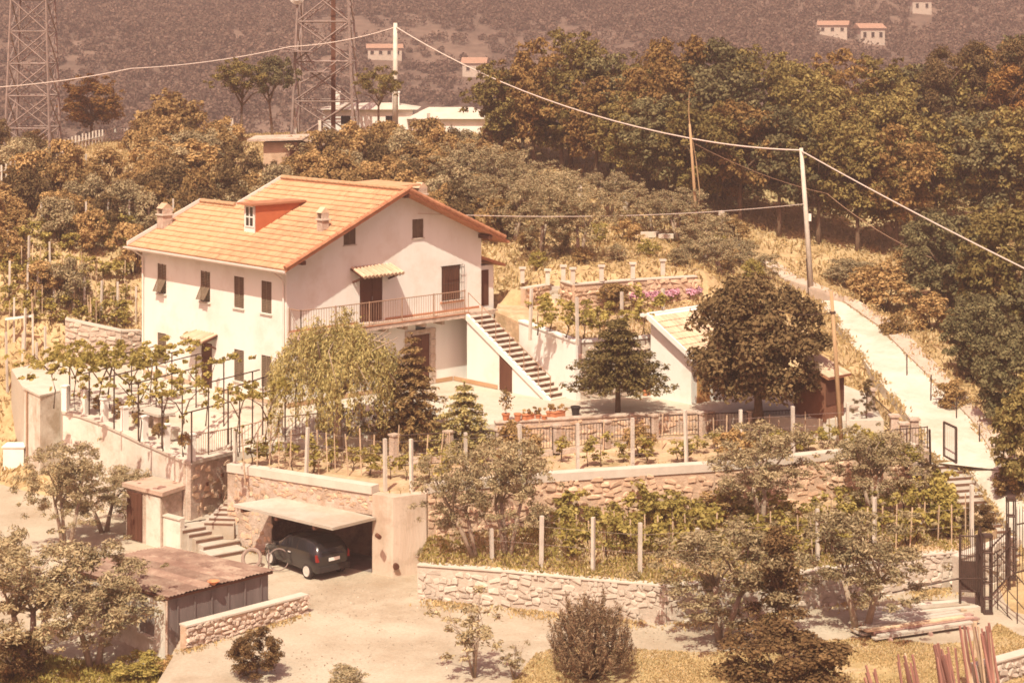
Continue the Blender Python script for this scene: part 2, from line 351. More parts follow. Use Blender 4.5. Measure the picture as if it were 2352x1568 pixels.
def k_layers(h, w, tiers, leafm, seed, n, start=.25, drooping=.25):
    def f(i):
        rng = random.Random(seed + i); m = M(); m.tube([(0, 0, -.15), (0, 0, h * .5), (0, 0, h)], [.11, .07, .015], 7); cl = []
        for t in range(tiers):
            z = h * (start + (1 - start) * t / tiers); rr = w / 2 * (1 - (t / tiers) ** 1.2) * rng.uniform(.85, 1.1)
            nb = max(4, int(9 * (1 - t / tiers) + 4))
            for b in range(nb):
                a = 2 * math.pi * (b + rng.uniform(-.3, .3)) / nb; L_ = rr * rng.uniform(.75, 1.1)
                e = Vector((math.cos(a) * L_, math.sin(a) * L_, z - L_ * drooping)); m.tube([(0, 0, z), e], [.035, .008], 4)
                for q in (.35, .6, .8, 1.0):
                    if L_ * q > .1: cl.append((e.x * q, e.y * q, z - L_ * drooping * q + .03, max(.12, .16 * w / 2 * (1.2 - q * .5))))
        cl.append((0, 0, h * .98, .12))
        return mesh('trunk', m, BARK, True), crownmesh('crown', cl, n, .075, .03, leafm, seed + i, shell=.2, up=.8, droop=.5)
    return f
kind('fir', k_layers(3.9, 4.1, 7, LF_FIR, 460, 16000, .28, .05), 1, 3.9, 4.1)
kind('spruce', k_layers(3.4, 2.9, 8, LF_WEEP, 470, 8000, .12, .32), 1, 3.4, 2.9)
kind('juniper', k_layers(4.6, 2.7, 12, LF_JUN, 485, 15000, .06, -.25), 1, 4.6, 2.7)
def k_full(i):
    rng = random.Random(680 + i); m = trunk(M(), 1.6, .2, rng, 6, 1.6, 4)
    cl = ell_clumps(rng, 80, 2.7, 2.7, 2.6, 2.9, .62, .55, -.95) + ell_clumps(rng, 40, 3.1, 3.1, 3.0, 2.9, .3, .92, -.9)
    return mesh('trunk', m, BARK, True), crownmesh('crown', cl, 15000, .12, .07, (LF_WOODG, LF_WOOD, LF_WOODG)[i], 680 + i, shell=.45)
kind('fulltree', k_full, 3, 6.0, 6.4)
def k_column(i):
    rng = random.Random(660 + i); m = trunk(M(), 2.2, .09, rng, 5, .5, 4.2)
    cl = [(rng.gauss(0, .42) * (1.25 - z * .17), rng.gauss(0, .42) * (1.25 - z * .17), z, rng.uniform(.16, .4)) for z in np.linspace(.7, 4.6, 75)]
    return mesh('trunk', m, BARK, True), crownmesh('crown', cl, 9000, .06, .03, LF_JUN, 660 + i, shell=.3, jit=.9)
kind('column', k_column, 2, 4.8, 2.4)
def k_big(i):
    rng = random.Random(640 + i); m = trunk(M(), .8, .12, rng, 6, 1., 2.4)
    cl = ell_clumps(rng, 85, 1.75, 1.75, 1.65, 1.7, .42, .5, -.9)
    return mesh('stem', m, BARK, True), crownmesh('foliage', cl, 13000, .07, .045, LF_JUN, 640 + i, shell=.45)
kind('bigbush', k_big, 2, 3.7, 4.1)
kind('brown_conifer', k_layers(4.3, 2.9, 11, LF_BUSH, 480, 11000, .06, .2), 1, 4.3, 2.9)
def k_pine(i):
    rng = random.Random(490 + i); m = trunk(M(), 6, .2, rng, 6, 1.8, 9)
    cl = [(rng.gauss(0, 1) * (1.9 - z * .12), rng.gauss(0, 1) * (1.9 - z * .12), z, rng.uniform(.5, .8)) for z in np.linspace(1.2, 9.8, 56)]
    return mesh('trunk', m, BARK, True), crownmesh('crown', cl, 9000, .15, .05, LF_DARK if i != 1 else LF_RUST, 490 + i, shell=.35)
kind('pine', k_pine, 3, 10.3, 6.2)
def k_weep(i):
    rng = random.Random(500); m = trunk(M(), 1.5, .16, rng, 7, 1.6, 3.2); cl = []
    rng2 = np.random.default_rng(500); cs = []
    for k in range(700):
        a = rng2.uniform(0, 6.28); r = 2.4 * math.sqrt(rng2.uniform(0, 1)); top = 1.5 + 2.2 * math.sqrt(max(0, 1 - (r / 2.5) ** 2)) * (1 + .16 * math.sin(3 * a + .6) + .10 * math.sin(5 * a)) + rng2.normal(0, .14); r *= 1 + .14 * math.sin(2 * a + 1.9) + .09 * math.sin(7 * a); L_ = rng2.uniform(.5, 2.1)
        nn = int(L_ * 24)
        z = top - rng2.uniform(0, L_, nn); cs.append(np.stack([np.full(nn, math.cos(a) * r) + rng2.normal(0, .05, nn) + (top - z) * .18 * math.cos(a), np.full(nn, math.sin(a) * r) + rng2.normal(0, .05, nn), z], 1))
    c = np.concatenate(cs); c = c[c[:, 2] > .55]; n = len(c)
    nr = rng2.normal(size=(n, 3)) * .7 + np.array([0, 0, .3]) + unit(c - np.array([0, 0, 2.])) * .7
    q = leafquads(c, nr, .075, .024, rng2, np.tile(np.array([0, 0, -1.]), (n, 1)))
    for k in range(7):
        a = rng.uniform(0, 6.28); r = rng.uniform(.8, 1.9); m.tube([(0, 0, 1.5), (math.cos(a) * r * .5, math.sin(a) * r * .5, 2.7), (math.cos(a) * r, math.sin(a) * r - .6, 3.4)], [.06, .04, .015], 5)
    for k in range(9):
        a = rng.uniform(3.4, 6.0); r = rng.uniform(1.6, 2.5); z = rng.uniform(2.0, 3.3); m.tube([(math.cos(a) * .7, math.sin(a) * .7, z + .35), (math.cos(a) * r * .8, math.sin(a) * r * .8, z + .2), (math.cos(a + .15) * r * 1.08, math.sin(a + .15) * r * 1.08, z - .7)], [.02, .018, .012], 4)
    return mesh('trunk', m, BARKP, True), npmesh('crown', q, n, np.clip(rng2.beta(2, 2, n), 0, 1), LF_WEEP)
kind('weeping', k_weep, 1, 3.8, 4.8)
def k_spiky(i):
    rng = random.Random(520); r2 = np.random.default_rng(520); m = M(); cs = []; ts = []
    for k in range(420):
        p = Vector((rng.gauss(0, 1), rng.gauss(0, 1), abs(rng.gauss(0, 1)) * .9 + .02)).normalized(); r = rng.uniform(.55, 1)
        b = Vector((p.x * 1.5 * r, p.y * 1.5 * r, .35 + p.z * 2.1 * r)); d = (p * .45 + Vector((0, 0, .85))).normalized(); L_ = rng.uniform(.3, .6)
        nn = 34; t = r2.uniform(0, L_, nn); o = r2.normal(0, .035, (nn, 3))
        cs.append(np.array(b)[None] + np.array(d)[None] * t[:, None] + o); ts.append(np.tile(np.array(d), (nn, 1)) + o * 16)
        if k % 6 == 0: m.tube([(0, 0, -.1), (b.x * .4, b.y * .4, b.z * .6), b], [.06, .04, .012], 4)
    c = np.concatenate(cs); t = np.concatenate(ts); n = len(c)
    q = leafquads(c, unit(r2.normal(size=(n, 3))) , .085, .014, r2, t)
    return mesh('stem', m, BARK, True), npmesh('foliage', q, n, np.clip(r2.beta(2, 2, n) * .9, 0, 1), leafmat('pine_shoot', [(.13, .075, .045), (.24, .155, .09), (.42, .31, .19)], .2, .05))
kind('spiky', k_spiky, 1, 3.0, 3.3)
def k_sapling(i):
    rng = random.Random(540 + i); m = M(); tips = []
    for k in range(4):
        a = k * 1.6 + rng.uniform(-.4, .4); s = rng.uniform(.25, .7) if k else .1; H_ = rng.uniform(1.9, 2.6) if k else 3.0
        p = [Vector((0, 0, -.1)), Vector((math.cos(a) * s * .6, math.sin(a) * s * .6, H_ * .5)), Vector((math.cos(a) * s * 1.6, math.sin(a) * s * 1.6, H_))]; m.tube(p, [.04, .028, .008], 5)
        for j in range(10): q = p[1].lerp(p[2], rng.uniform(-.2, 1)) + Vector((rng.gauss(0, .3), rng.gauss(0, .3), rng.gauss(0, .15))); m.tube([p[1].lerp(p[2], .3 + .07 * j), q], [.012, .004], 3); tips.append((*q, rng.uniform(.14, .26)))
    return mesh('trunk', m, BARKP, True), crownmesh('crown', tips, 1500, .07, .03, LF_OLIVE, 540 + i, shell=.1, jit=1)
kind('sapling', k_sapling, 2, 3.2, 2.2)
def k_vine(i):
    rng = random.Random(560 + i); m = M(); x = rng.uniform(-.15, .15)
    m.tube([(0, 0, -.1), (x, .05, .3), (-x * .6, 0, .65), (x * .5, .05, 1.2)], [.035, .03, .022, .01], 5)
    cl = [(rng.gauss(0, .3), rng.gauss(0, .14), rng.uniform(.35, 1.35), rng.uniform(.14, .27)) for _ in range(10)]
    return mesh('stem', m, BARK, True), crownmesh('leaves', cl, 260, .075, .06, LF_VINE, 560 + i, shell=.2, jit=.8)
kind('vine', k_vine, 6, 1.5, 1.1)
def k_pergvine(i):
    rng = random.Random(580 + i); m = M(); s = 1 if i % 2 else -1
    m.tube([(0, 0, -.1), (.1 * s, 0, .6), (-.08 * s, .05, 1.2), (.35 * s, 0, 1.8), (.9 * s, .3, 2.15)], [.035, .03, .028, .022, .01], 6)
    m.tube([(-.05 * s, .05, 1.25), (-.5 * s, .3, 1.75), (-.9 * s, .2, 2.1)], [.035, .025, .01], 5)
    cl = [(rng.gauss(0, 1.5), rng.gauss(0, .22 + .6 * (i < 2)), rng.gauss(2.15, .12), rng.uniform(.09, .22)) for _ in range(22 + 26 * (i < 2))]
    cl += [(rng.gauss(0, .15), rng.gauss(0, .1), rng.uniform(.5, 1.9), .1) for _ in range(4)]
    return mesh('stem', m, BARK, True), crownmesh('leaves', cl, 420 + 1100 * (i < 2), .07, .058, LF_VINE, 580 + i, shell=.2, jit=.8)
kind('pergvine', k_pergvine, 5, 2.3, 2.4)
def k_rose(i):
    rng = random.Random(600 + i); m = M()
    for k in range(4): m.tube([(0, 0, -.05), (rng.gauss(0, .12), rng.gauss(0, .12), .6), (rng.gauss(0, .3), rng.gauss(0, .3), 1.0)], [.02, .015, .006], 4)
    cl = [(rng.gauss(0, .25), rng.gauss(0, .25), rng.uniform(.25, 1.05), .2) for _ in range(10)]
    return mesh('stem', m, BARK), crownmesh('leaves', cl, 320, .06, .045, LF_VINE, 600 + i, shell=.2)
kind('rose', k_rose, 3, 1.2, 1.0)
UP = {}
def plant(k, name, label, cat, p, w=None, h=None, group=None, var=None, rz=None):
    vs_, H_, W_ = KIND[k]; i = UP.get(k, 0); UP[k] = i + 1
    tm, cm = vs_[(i if var is None else var) % len(vs_)]
    sh = (h / H_) if h else ((w / W_) if w else 1); sw = (w / W_) if w else sh
    r = root(name, label, cat, p, group, R.uniform(0, 6.28) if rz is None else rz, (sw, sw, sh))
    link(tm.name.split('.')[0], tm, r); link(cm.name.split('.')[0], cm, r); return r
# ------------------------------------------------------------------ terrain
CTRL = [at(*p) for p in [
    (0,1060,.2),(0,1000,1),(0,850,3.5),(0,760,5),(50,700,6),(150,640,7),(0,600,7.5),(200,520,9),(0,480,9.5),(60,345,11.5),(-200,900,3),(-250,500,9.5),(-250,1100,.2),
    (280,640,6.6),(300,760,4.6),(440,440,10),(640,395,11),(900,330,12),(750,318,12.2),(1100,310,12),(908,310,12.3),(300,400,10.6),(250,330,11.4),
    (1350,450,9.5),(1200,520,9),(1500,500,8.8),(1600,545,8.2),(1750,590,6.9),(1865,675,5.5),(1950,620,6),(2000,550,7),(2100,790,4.3),(2200,700,5),
    (2352,900,3),(2300,1050,2.3),(2352,700,5),(2352,1200,1.2),(2352,1400,0.1),(2500,1000,2.5),(2600,700,5),(2600,1300,.8),(1300,350,11.5),(1700,400,10.5),(2000,400,10),(2200,400,9.5),(2500,420,9.5),
    (1290,636,7.9),(1440,630,7.95),(1620,622,8.0),(1180,655,7.7),(1400,560,8.5),(1250,560,8.6),(1200,700,6.75),(1700,690,6.6),
    (1925,745,4.6),(2000,850,3.8),(2090,960,2.9),(2170,1055,2.0),(1990,745,4.7),(2080,850,3.75),(2180,960,2.8),(2290,1120,1.9),(2330,1263,.35),(2250,1200,.3),(1900,690,4.9),(1940,715,4.6),(1850,660,5.5),(1960,795,3.9),(2045,905,3.0),(2135,1010,2.1),(2110,905,3.2),(2200,1000,2.4),(1800,625,6.1)]]
CTRL += [V(*p) for p in [(-60,50,-1.5),(-20,60,-1.5),(0,58,-1.5),(20,58,-1.2),(60,50,-1.5),(-25,76,-.6),(-12,72,-.8),(0,70,-.8),(10,70,-.8),(14,70,-.6),(5,74,1.2),(0,78,2.4),(-6,82,2.8),(-12,86,3.0),
    (-18,84,2.8),(-6,90,4.6),(-12,94,5.4),(-17,91,5.2),(0,84,3.2),(5,80.5,3.2),(10,80,3.4),(13,76,2.6),(2,84,5.2),(8,85,5.4),
    (-60,150,10.5),(-20,150,10.4),(20,150,8.5),(60,150,8),(-90,100,9),(90,100,4),(-90,200,-6),(-30,200,-7),(30,200,-8),(90,200,-8),(-60,178,1),(0,178,0),(60,178,-1)]]
_P = np.array([[p.x, p.y] for p in CTRL]); _Z = np.array([p.z for p in CTRL])
_D = np.linalg.norm(_P[:, None] - _P[None], axis=2); _n = len(_P)
_A = np.zeros((_n + 3, _n + 3)); _A[:_n, :_n] = _D; _A[:_n, _n] = 1; _A[:_n, _n + 1:] = _P; _A[_n, :_n] = 1; _A[_n + 1:, :_n] = _P.T
_W = np.linalg.solve(_A, np.concatenate([_Z, np.zeros(3)]))
def hz(x, y):
    x = np.atleast_1d(np.asarray(x, float)); y = np.atleast_1d(np.asarray(y, float))
    d = np.sqrt((x[:, None] - _P[None, :, 0]) ** 2 + (y[:, None] - _P[None, :, 1]) ** 2)
    return d @ _W[:_n] + _W[_n] + _W[_n + 1] * x + _W[_n + 2] * y
def H1(x, y): return float(hz(x, y)[0])
def G(u, v):
    """hill ground seen at (u, v)"""
    Y = np.arange(60, 185, .25); X = (u - 1176) / F * Y; z = CZ - (v - HV) / F * Y; g = hz(X, Y)
    k = np.nonzero(z <= g)[0]; i = k[0] if len(k) else len(Y) - 40
    return Vector((X[i], Y[i], g[i]))
def grid(name, xs, ys, zf, m, kind_='structure', smooth=True):
    X, Yg = np.meshgrid(xs, ys); Z = zf(X.ravel(), Yg.ravel()); nx, ny = len(xs), len(ys)
    me = bpy.data.meshes.new(name); v = np.stack([X.ravel(), Yg.ravel(), Z], 1)
    idx = np.arange(nx * ny).reshape(ny, nx); f = np.stack([idx[:-1, :-1], idx[:-1, 1:], idx[1:, 1:], idx[1:, :-1]], -1).reshape(-1, 4)
    me.vertices.add(len(v)); me.vertices.foreach_set('co', v.astype(np.float32).ravel()); me.loops.add(f.size); me.loops.foreach_set('vertex_index', f.astype(np.int32).ravel())
    me.polygons.add(len(f)); me.polygons.foreach_set('loop_start', np.arange(0, f.size, 4, dtype=np.int32))
    me.materials.append(m); me.update(calc_edges=True)
    if smooth: me.polygons.foreach_set('use_smooth', [True] * len(me.polygons))
    return props(link(name, me), kind=kind_)
def rough(x, y, s, a, seed):
    r = np.random.default_rng(seed); z = 0
    for k in range(7):
        th = r.uniform(0, 6.28); f = s * r.uniform(.6, 2.2); z = z + np.sin((x * math.cos(th) + y * math.sin(th)) * f + r.uniform(0, 6.28)) * a / (1 + k * .35)
    return z
grid('hillside_ground', np.arange(-90, 91, .9), np.concatenate([np.arange(56, 140, .9), np.arange(140, 215, 3)]), lambda x, y: hz(x, y) + rough(x, y, 1.1, .05, 3) * (y > 95), HILLM)
def far_z(x, y):
    t = y - 300
    return np.where(t < 0, -t * 0 - 8 + 8 * np.clip((y - 215) / 85, 0, 1) ** 2, t * .17 + np.clip(t - 250, 0, None) * .16) + rough(x, y, .035, 1.6, 5) * np.clip((y - 215) / 60, 0, 1) + np.abs(x) * .02 - .5 + 5 * np.exp(-((x - 30 - (y - 300) * .25) / 26) ** 2) * np.clip((y - 260) / 60, 0, 1)
far = grid('far_hillside', np.arange(-420, 421, 8), np.arange(196, 560, 6), far_z, FARM)
# low yard in front
HUTC = V(-10.9, 59.4, 0); HUT_N = V(-.714, -.70, 0)          # corner of the flat hut: the plot in front of it lies lower
def low_z(x, y):
    s = (x - HUTC.x) * HUT_N.x + (y - HUTC.y) * HUT_N.y
    return -.92 * np.clip(s / .5 + .5, 0, 1) * np.clip((HUTC.x + .45 - x) / .5, 0, 1)
grid('lower_yard', np.arange(-60, 61, .5), np.arange(38, 82.1, .5), low_z, YARDM, smooth=False)
# ---- terraces as solid earth
def block(name, top, zb, m): return single(name, M().prism(top, zb), m, None, None, (0, 0, 0), kind='structure')
YARD = [at(*p) for p in [(57,897,3.62),(93,917,3.6),(139,907,3.6),(146,950,3.6),(189,959,3.5),(233,975,3.4),(279,996,3.25),(324,1018,3.1),(374,1039,3.0),(432,1066,2.9),(531,1041,2.72),(640,1016,3.0),(830,1000,3.35),(1137,973,3.72),(1307,963,3.8),(1467,954,3.8),(1640,948,3.8),(1960,966,3.8),(2030,965,3.8)]]
YARD += [V(15.2, 80, 3.8), V(14.0, 84, 3.8), V(6.5, 82.6, 3.8), V(3.6, 79.6, 3.8), V(.5, 84, 3.8), V(-1, 90, 3.8), V(-10, 95, 3.8), V(-20, 93, 3.8), V(-23, 86, 3.8)]
from mathutils.geometry import delaunay_2d_cdt
_inn = [V(-9.28, 77, 3.8), V(-13.2, 80.0, 3.78), V(-17.0, 84, 3.72), V(-9.9, 75.6, 3.7), V(-5, 79, 3.8), V(0, 80, 3.8), V(4, 77.5, 3.8), V(9, 77, 3.8), V(-14.2, 78, 3.62)]
_all = YARD + _inn; _cv, _ce, _cf, _, _, _ = delaunay_2d_cdt([p.xy for p in _all], [], [list(range(len(YARD)))], 1, 1e-4)
_zz = {(round(p.x, 3), round(p.y, 3)): p.z for p in _all}; _cv = [V(c.x, c.y, _zz[(round(c.x, 3), round(c.y, 3))]) for c in _cv]
m = M().add(_cv, [tuple(f) for f in _cf]); nY = len(YARD)
m.add(YARD + [V(p.x, p.y, -1.2) for p in YARD], [(i, i + nY, (i + 1) % nY + nY, (i + 1) % nY) for i in range(nY)])
single('upper_yard', m, YARDU, None, None, (0, 0, 0), kind='structure')
def yz(x, y):
    for f in _cf:
        a, b, c = [_cv[i] for i in f[:3]]; d = (b.y - c.y) * (a.x - c.x) + (c.x - b.x) * (a.y - c.y)
        if abs(d) < 1e-9: continue
        l1 = ((b.y - c.y) * (x - c.x) + (c.x - b.x) * (y - c.y)) / d; l2 = ((c.y - a.y) * (x - c.x) + (a.x - c.x) * (y - c.y)) / d; l3 = 1 - l1 - l2
        if min(l1, l2, l3) > -1e-3: return l1 * a.z + l2 * b.z + l3 * c.z
    return 3.6
def aty(u, v):
    z = 3.5
    for _ in range(8): p = at(u, v, z); z = yz(p.x, p.y)
    return at(u, v, z)
W2 = [at(525,1082,2.75), at(905,1141,2.8), at(980,1132,2.8), at(1250,1106,2.8), at(1640,1081,2.85), at(2105,1036,2.9)]
W2d = (W2[1] - W2[0]); W2d.z = 0; W2d.normalize(); W2n = V(-W2d.y, W2d.x, 0)      # into the bank
def on_w2(u):
    a, b = W2[0], W2[1]; k = (u - 1176) / F; t = (k * a.y - a.x) / ((b.x - a.x) - k * (b.y - a.y)); return a.lerp(b, t)
NL, NR = on_w2(626), on_w2(858); ND = 1.7
T2 = [W2[0], NL, NL + W2n * ND, NR + W2n * ND, NR, W2[1]] + W2[2:] + [at(2110,1000,3.0), at(1990,985,3.0), at(1613,990,3.05), at(1278,1015,3.0), at(900,1020,2.95), at(640,1036,2.8), at(531,1062,2.75)]
block('garden_strip', T2, -1.2, EARTH)
block('recess_cover', [NL + V(0, 0, 0), NR, NR + W2n * (ND + .05) + V(0, 0, .003), NL + W2n * (ND + .05) + V(0, 0, .003)], 2.1, EARTH)
W1 = [at(960,1297,1.15), at(1150,1311,1.2), at(1350,1330,1.2), at(1530,1346,1.2), at(1800,1322,1.2), at(2095,1277,1.2), at(2200,1268,1.2)]
T1 = W1 + [at(2290,1215,1.25), at(2190,1120,1.5), at(2100,1128,1.45), at(1600,1178,1.25), at(1250,1190,1.25), at(985,1275,.6)]
block('vineyard_strip', T1, -1.2, EARTH)
T4 = [V(.36,82.3,6.5), at(1325,787,6.2), at(1565,771,6.2), V(8.6,82.2,6.35), V(9.6,88.4,6.8), at(1310,702,6.75), at(1205,700,6.8), V(-.6,86.6,6.85), V(-.75,83.6,6.8)]
block('orchard_strip', T4, 2.5, EARTH)
# grass strip along the bottom edge
LG = [at(u, v, .004) for (u, v) in [(1320,1476),(1420,1488),(1600,1497),(1760,1490),(1900,1470),(2020,1462),(2150,1480),(2260,1468),(2290,1430),(2420,1500),(2500,1800),(1200,1800),(1150,1600),(1230,1500)]]
single('lawn', M().quad(*LG), LAWN, None, None, (0, 0, 0), kind='structure')
single('vegetable_bed', M().quad(*[at(u, v, -.90) for (u, v) in [(-260,1462),(60,1490),(395,1552),(400,1800),(-400,1800)]]), EARTH, None, None, (0, 0, 0), kind='structure')
# ramp and path
RL = [(1880,690,5.4),(1925,745,4.85),(2000,850,4.02),(2090,960,3.12),(2150,1062,2.30),(2218,1070,2.2),(2302,1190,1.22),(2387,1312,.12)]; RR = [(1938,690,5.45),(2016,745,4.9),(2122,850,4.0),(2232,962,3.08),(2306,1080,2.35),(2318,1100,2.2),(2418,1240,1.2),(2515,1370,.12)]
m = M()
L_ = [at(*p) for p in RL]; Q_ = [at(*p) for p in RR]
RAMPL, RAMPR = L_, Q_
m.add(L_ + Q_, [(i, i + 8, i + 9, i + 1) for i in range(7)])
m.add([p - V(0, 0, .6) for p in L_] + L_, [(i, i + 1, i + 9, i + 8) for i in range(7)]); m.add([p - V(0, 0, .6) for p in Q_] + Q_, [(i, i + 8, i + 9, i + 1) for i in range(7)])
single('concrete_ramp', m, RAMPM, None, None, (0, 0, 0), kind='structure')
PL = [(1735,590,6.95),(1800,640,6.2),(1938,690,5.50),(2016,745,4.95),(2122,850,4.05),(2232,962,3.12),(2306,1080,2.39),(2418,1240,1.24),(2515,1370,.2)]; PR = [(1765,590,6.95),(1850,640,6.2),(1972,690,5.6),(2064,745,5.0),(2166,850,4.1),(2272,962,3.18),(2362,1080,2.45),(2492,1240,1.3),(2610,1370,.25)]
m = M(); L_ = [at(*p) for p in PL]; Q_ = [at(*p) for p in PR]; nn = len(L_); PATHR = Q_
m.add(L_ + Q_, [(i, i + nn, i + nn + 1, i + 1) for i in range(nn - 1)])
m.add([p - V(0, 0, .6) for p in L_] + L_, [(i, i + 1, i + 1 + nn, i + nn) for i in range(nn - 1)]); m.add([p - V(0, 0, .6) for p in Q_] + Q_, [(i, i + nn, i + nn + 1, i + 1) for i in range(nn - 1)])
single('dirt_path', m, PATHM, None, None, (0, 0, 0), kind='structure')
# ------------------------------------------------------------------ stone walls
STONERW = mat('shaded_recess_rubble', (.16, .095, .06), (.26, .165, .11), 2.5, .95, .7, 9, c3=(.10, .06, .04), s3=1.5)  # rubble tone darkened: the shade of the recess is put into the colour
def rockmesh(i, m_):
    import bmesh
    r = random.Random(700 + i); bm = bmesh.new()
    for k in range(15):
        p = Vector((r.gauss(0, 1), r.gauss(0, 1), r.gauss(0, 1))).normalized()
        q = Vector([math.copysign(abs(c) ** .55, c) for c in p]); bm.verts.new(q * .5 / max(abs(c) for c in q) * r.uniform(.86, 1.0))
    g = bmesh.ops.convex_hull(bm, input=bm.verts)
    for v in [v for v in bm.verts if not v.link_faces]: bm.verts.remove(v)
    me = bpy.data.meshes.new('stone'); bm.to_mesh(me); bm.free(); me.materials.append(m_); return me
ROCKS = {m_.name: [rockmesh(i, m_) for i in range(8)] for m_ in (STONE, STONER, STONEP)}
def outward(p0, p1):
    d = (p1 - p0); d.z = 0; d.normalize(); n = Vector((d.y, -d.x, 0))
    if n.dot(Vector((0, 0, 0)) - (p0 + p1) / 2) < 0: n = -n
    return d, n
def wall(name, label, pts, thick, m, sw=0, sh=0, smat=None, cope=None, copem=None, maxn=300, depth=.10, skip=.0, cat='wall', body='core', segs=None, seed=1, label_stones=None, group=None, low=0.):
    """pts: [(Vector with the top height, bottom z)]; the visible face runs through the points, the body lies behind it"""
    rr = random.Random(seed); b = pts[0][0]; rt = root(name, label, cat, (b.x, b.y, pts[0][1]), group)
    mb = M(); cb = M(); n_ = 0; st = []
    for i in range(len(pts) - 1):
        (p, zb0), (q, zb1) = pts[i], pts[i + 1]; d, n = outward(p, q); p = p + n * .06; q = q + n * .06
        a0 = Vector((p.x, p.y, zb0)); a1 = Vector((q.x, q.y, zb1)); k = -n * thick
        mb.add([a0, a1, Vector(q), Vector(p), a0 + k, a1 + k, Vector(q) + k, Vector(p) + k], [(0, 1, 2, 3), (5, 4, 7, 6), (3, 2, 6, 7), (1, 0, 4, 5), (0, 3, 7, 4), (1, 5, 6, 2)])
        if cope:
            o = n * .05; u = Vector((0, 0, cope)); e = Vector((0, 0, .003))
            cb.add([Vector(p) + o + e, Vector(q) + o + e, Vector(q) + k - o + e, Vector(p) + k - o + e, Vector(p) + o + u, Vector(q) + o + u, Vector(q) + k - o + u, Vector(p) + k - o + u],
                   [(3, 2, 1, 0), (4, 5, 6, 7), (0, 1, 5, 4), (1, 2, 6, 5), (2, 3, 7, 6), (3, 0, 4, 7)])
        if sw:
            Lg = (a1 - a0).xy.length; z = 0.
            while True:
                hh = sh * rr.uniform(.75, 1.3); s = 0.
                zt = max(p.z - zb0, q.z - zb1)
                if z + hh * .8 > zt: break
                while s < Lg:
                    w = sw * rr.uniform(.45, 1.7); t = (s + w / 2) / Lg
                    if t > 1: break
                    zb_ = zb0 + (zb1 - zb0) * t; zt_ = p.z + (q.z - p.z) * t
                    if zb_ + z + hh * .7 < zt_ and zb_ + z > low - .4 and rr.random() > skip:
                        c = a0.lerp(a1, t); c.z = zb_ + z + hh / 2 + rr.uniform(-.05, .05)
                        st.append((c + n * rr.uniform(-.01, .03), math.atan2(d.y, d.x) + rr.uniform(-.12, .12), (w * rr.uniform(.85, 1.06), depth * rr.uniform(.7, 1.5), hh * rr.uniform(.8, 1.12)), rr.randrange(8), rr.uniform(-.3, .3)))
                    s += w
                z += hh
    part(rt, body, mb, m)
    if cope: part(rt, 'coping', cb, copem or COPE)
    if st:
        st.sort(key=lambda s: s[0].length)
        ms = ROCKS[smat.name]; rest = M()
        for j, (c, a, s, k, tl) in enumerate(st):
            if j < maxn:
                o = link('stone', ms[k], rt, c - rt.location, 0, s); o.rotation_euler = (0, tl, a)
            else:
                X = Matrix.Translation(c) @ Matrix.Rotation(a, 4, 'Z') @ Matrix.Rotation(tl, 4, 'Y') @ Matrix.Diagonal((*s, 1))
                rest.add([X @ v.co for v in ms[k].vertices], [tuple(f.vertices) for f in ms[k].polygons])
        if rest.f: part(rt, 'stones', rest, smat, kind='stuff')
    return rt
# low pale wall along the drive
wall('stone_wall', 'low pale stone wall curving along the drive below the vine rows', [(p, -.3) for p in W1], .3, MORTARP, .30, .19, STONEP, .05, seed=3, low=.1, skip=.12, depth=.07)
# tall retaining wall: plastered part behind the car, pier, rough part to the right
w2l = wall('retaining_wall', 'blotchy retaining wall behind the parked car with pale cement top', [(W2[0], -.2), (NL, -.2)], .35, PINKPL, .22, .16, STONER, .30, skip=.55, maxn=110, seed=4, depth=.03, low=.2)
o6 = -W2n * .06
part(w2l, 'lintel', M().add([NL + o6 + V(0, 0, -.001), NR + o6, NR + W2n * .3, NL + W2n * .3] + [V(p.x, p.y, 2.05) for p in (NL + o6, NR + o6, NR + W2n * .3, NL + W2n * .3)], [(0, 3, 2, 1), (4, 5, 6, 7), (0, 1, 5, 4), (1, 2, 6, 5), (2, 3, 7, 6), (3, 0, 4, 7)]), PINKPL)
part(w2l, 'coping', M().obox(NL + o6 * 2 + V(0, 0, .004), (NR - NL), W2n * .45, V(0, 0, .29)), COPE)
rk = random.Random(44)
for k in range(60):
    t = rk.random(); z = rk.uniform(2.2, 2.7); o = link('stone', ROCKS['rubble_stone'][rk.randrange(8)], w2l, NL.lerp(NR, t) - W2n * .06 + V(0, 0, z - NL.z) - w2l.location, 0, (rk.uniform(.12, .3), .05, rk.uniform(.08, .18))); o.rotation_euler = (0, rk.uniform(-.4, .4), math.atan2(W2d.y, W2d.x))
rcs = root('car_recess', 'rubble lined recess behind the parked car, coloured dark for its shade', 'recess', (NL.x, NL.y, 0))
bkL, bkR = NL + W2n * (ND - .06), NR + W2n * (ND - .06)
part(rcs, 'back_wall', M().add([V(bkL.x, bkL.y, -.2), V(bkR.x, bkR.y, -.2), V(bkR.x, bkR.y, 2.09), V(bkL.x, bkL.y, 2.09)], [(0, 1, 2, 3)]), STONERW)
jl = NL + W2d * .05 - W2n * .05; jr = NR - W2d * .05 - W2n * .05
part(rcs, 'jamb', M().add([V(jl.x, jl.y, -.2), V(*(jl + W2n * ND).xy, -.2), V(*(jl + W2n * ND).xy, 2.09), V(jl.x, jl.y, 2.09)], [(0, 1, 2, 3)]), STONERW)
part(rcs, 'jamb', M().add([V(jr.x, jr.y, -.2), V(*(jr + W2n * ND).xy, -.2), V(*(jr + W2n * ND).xy, 2.09), V(jr.x, jr.y, 2.09)], [(3, 2, 1, 0)]), STONERW)
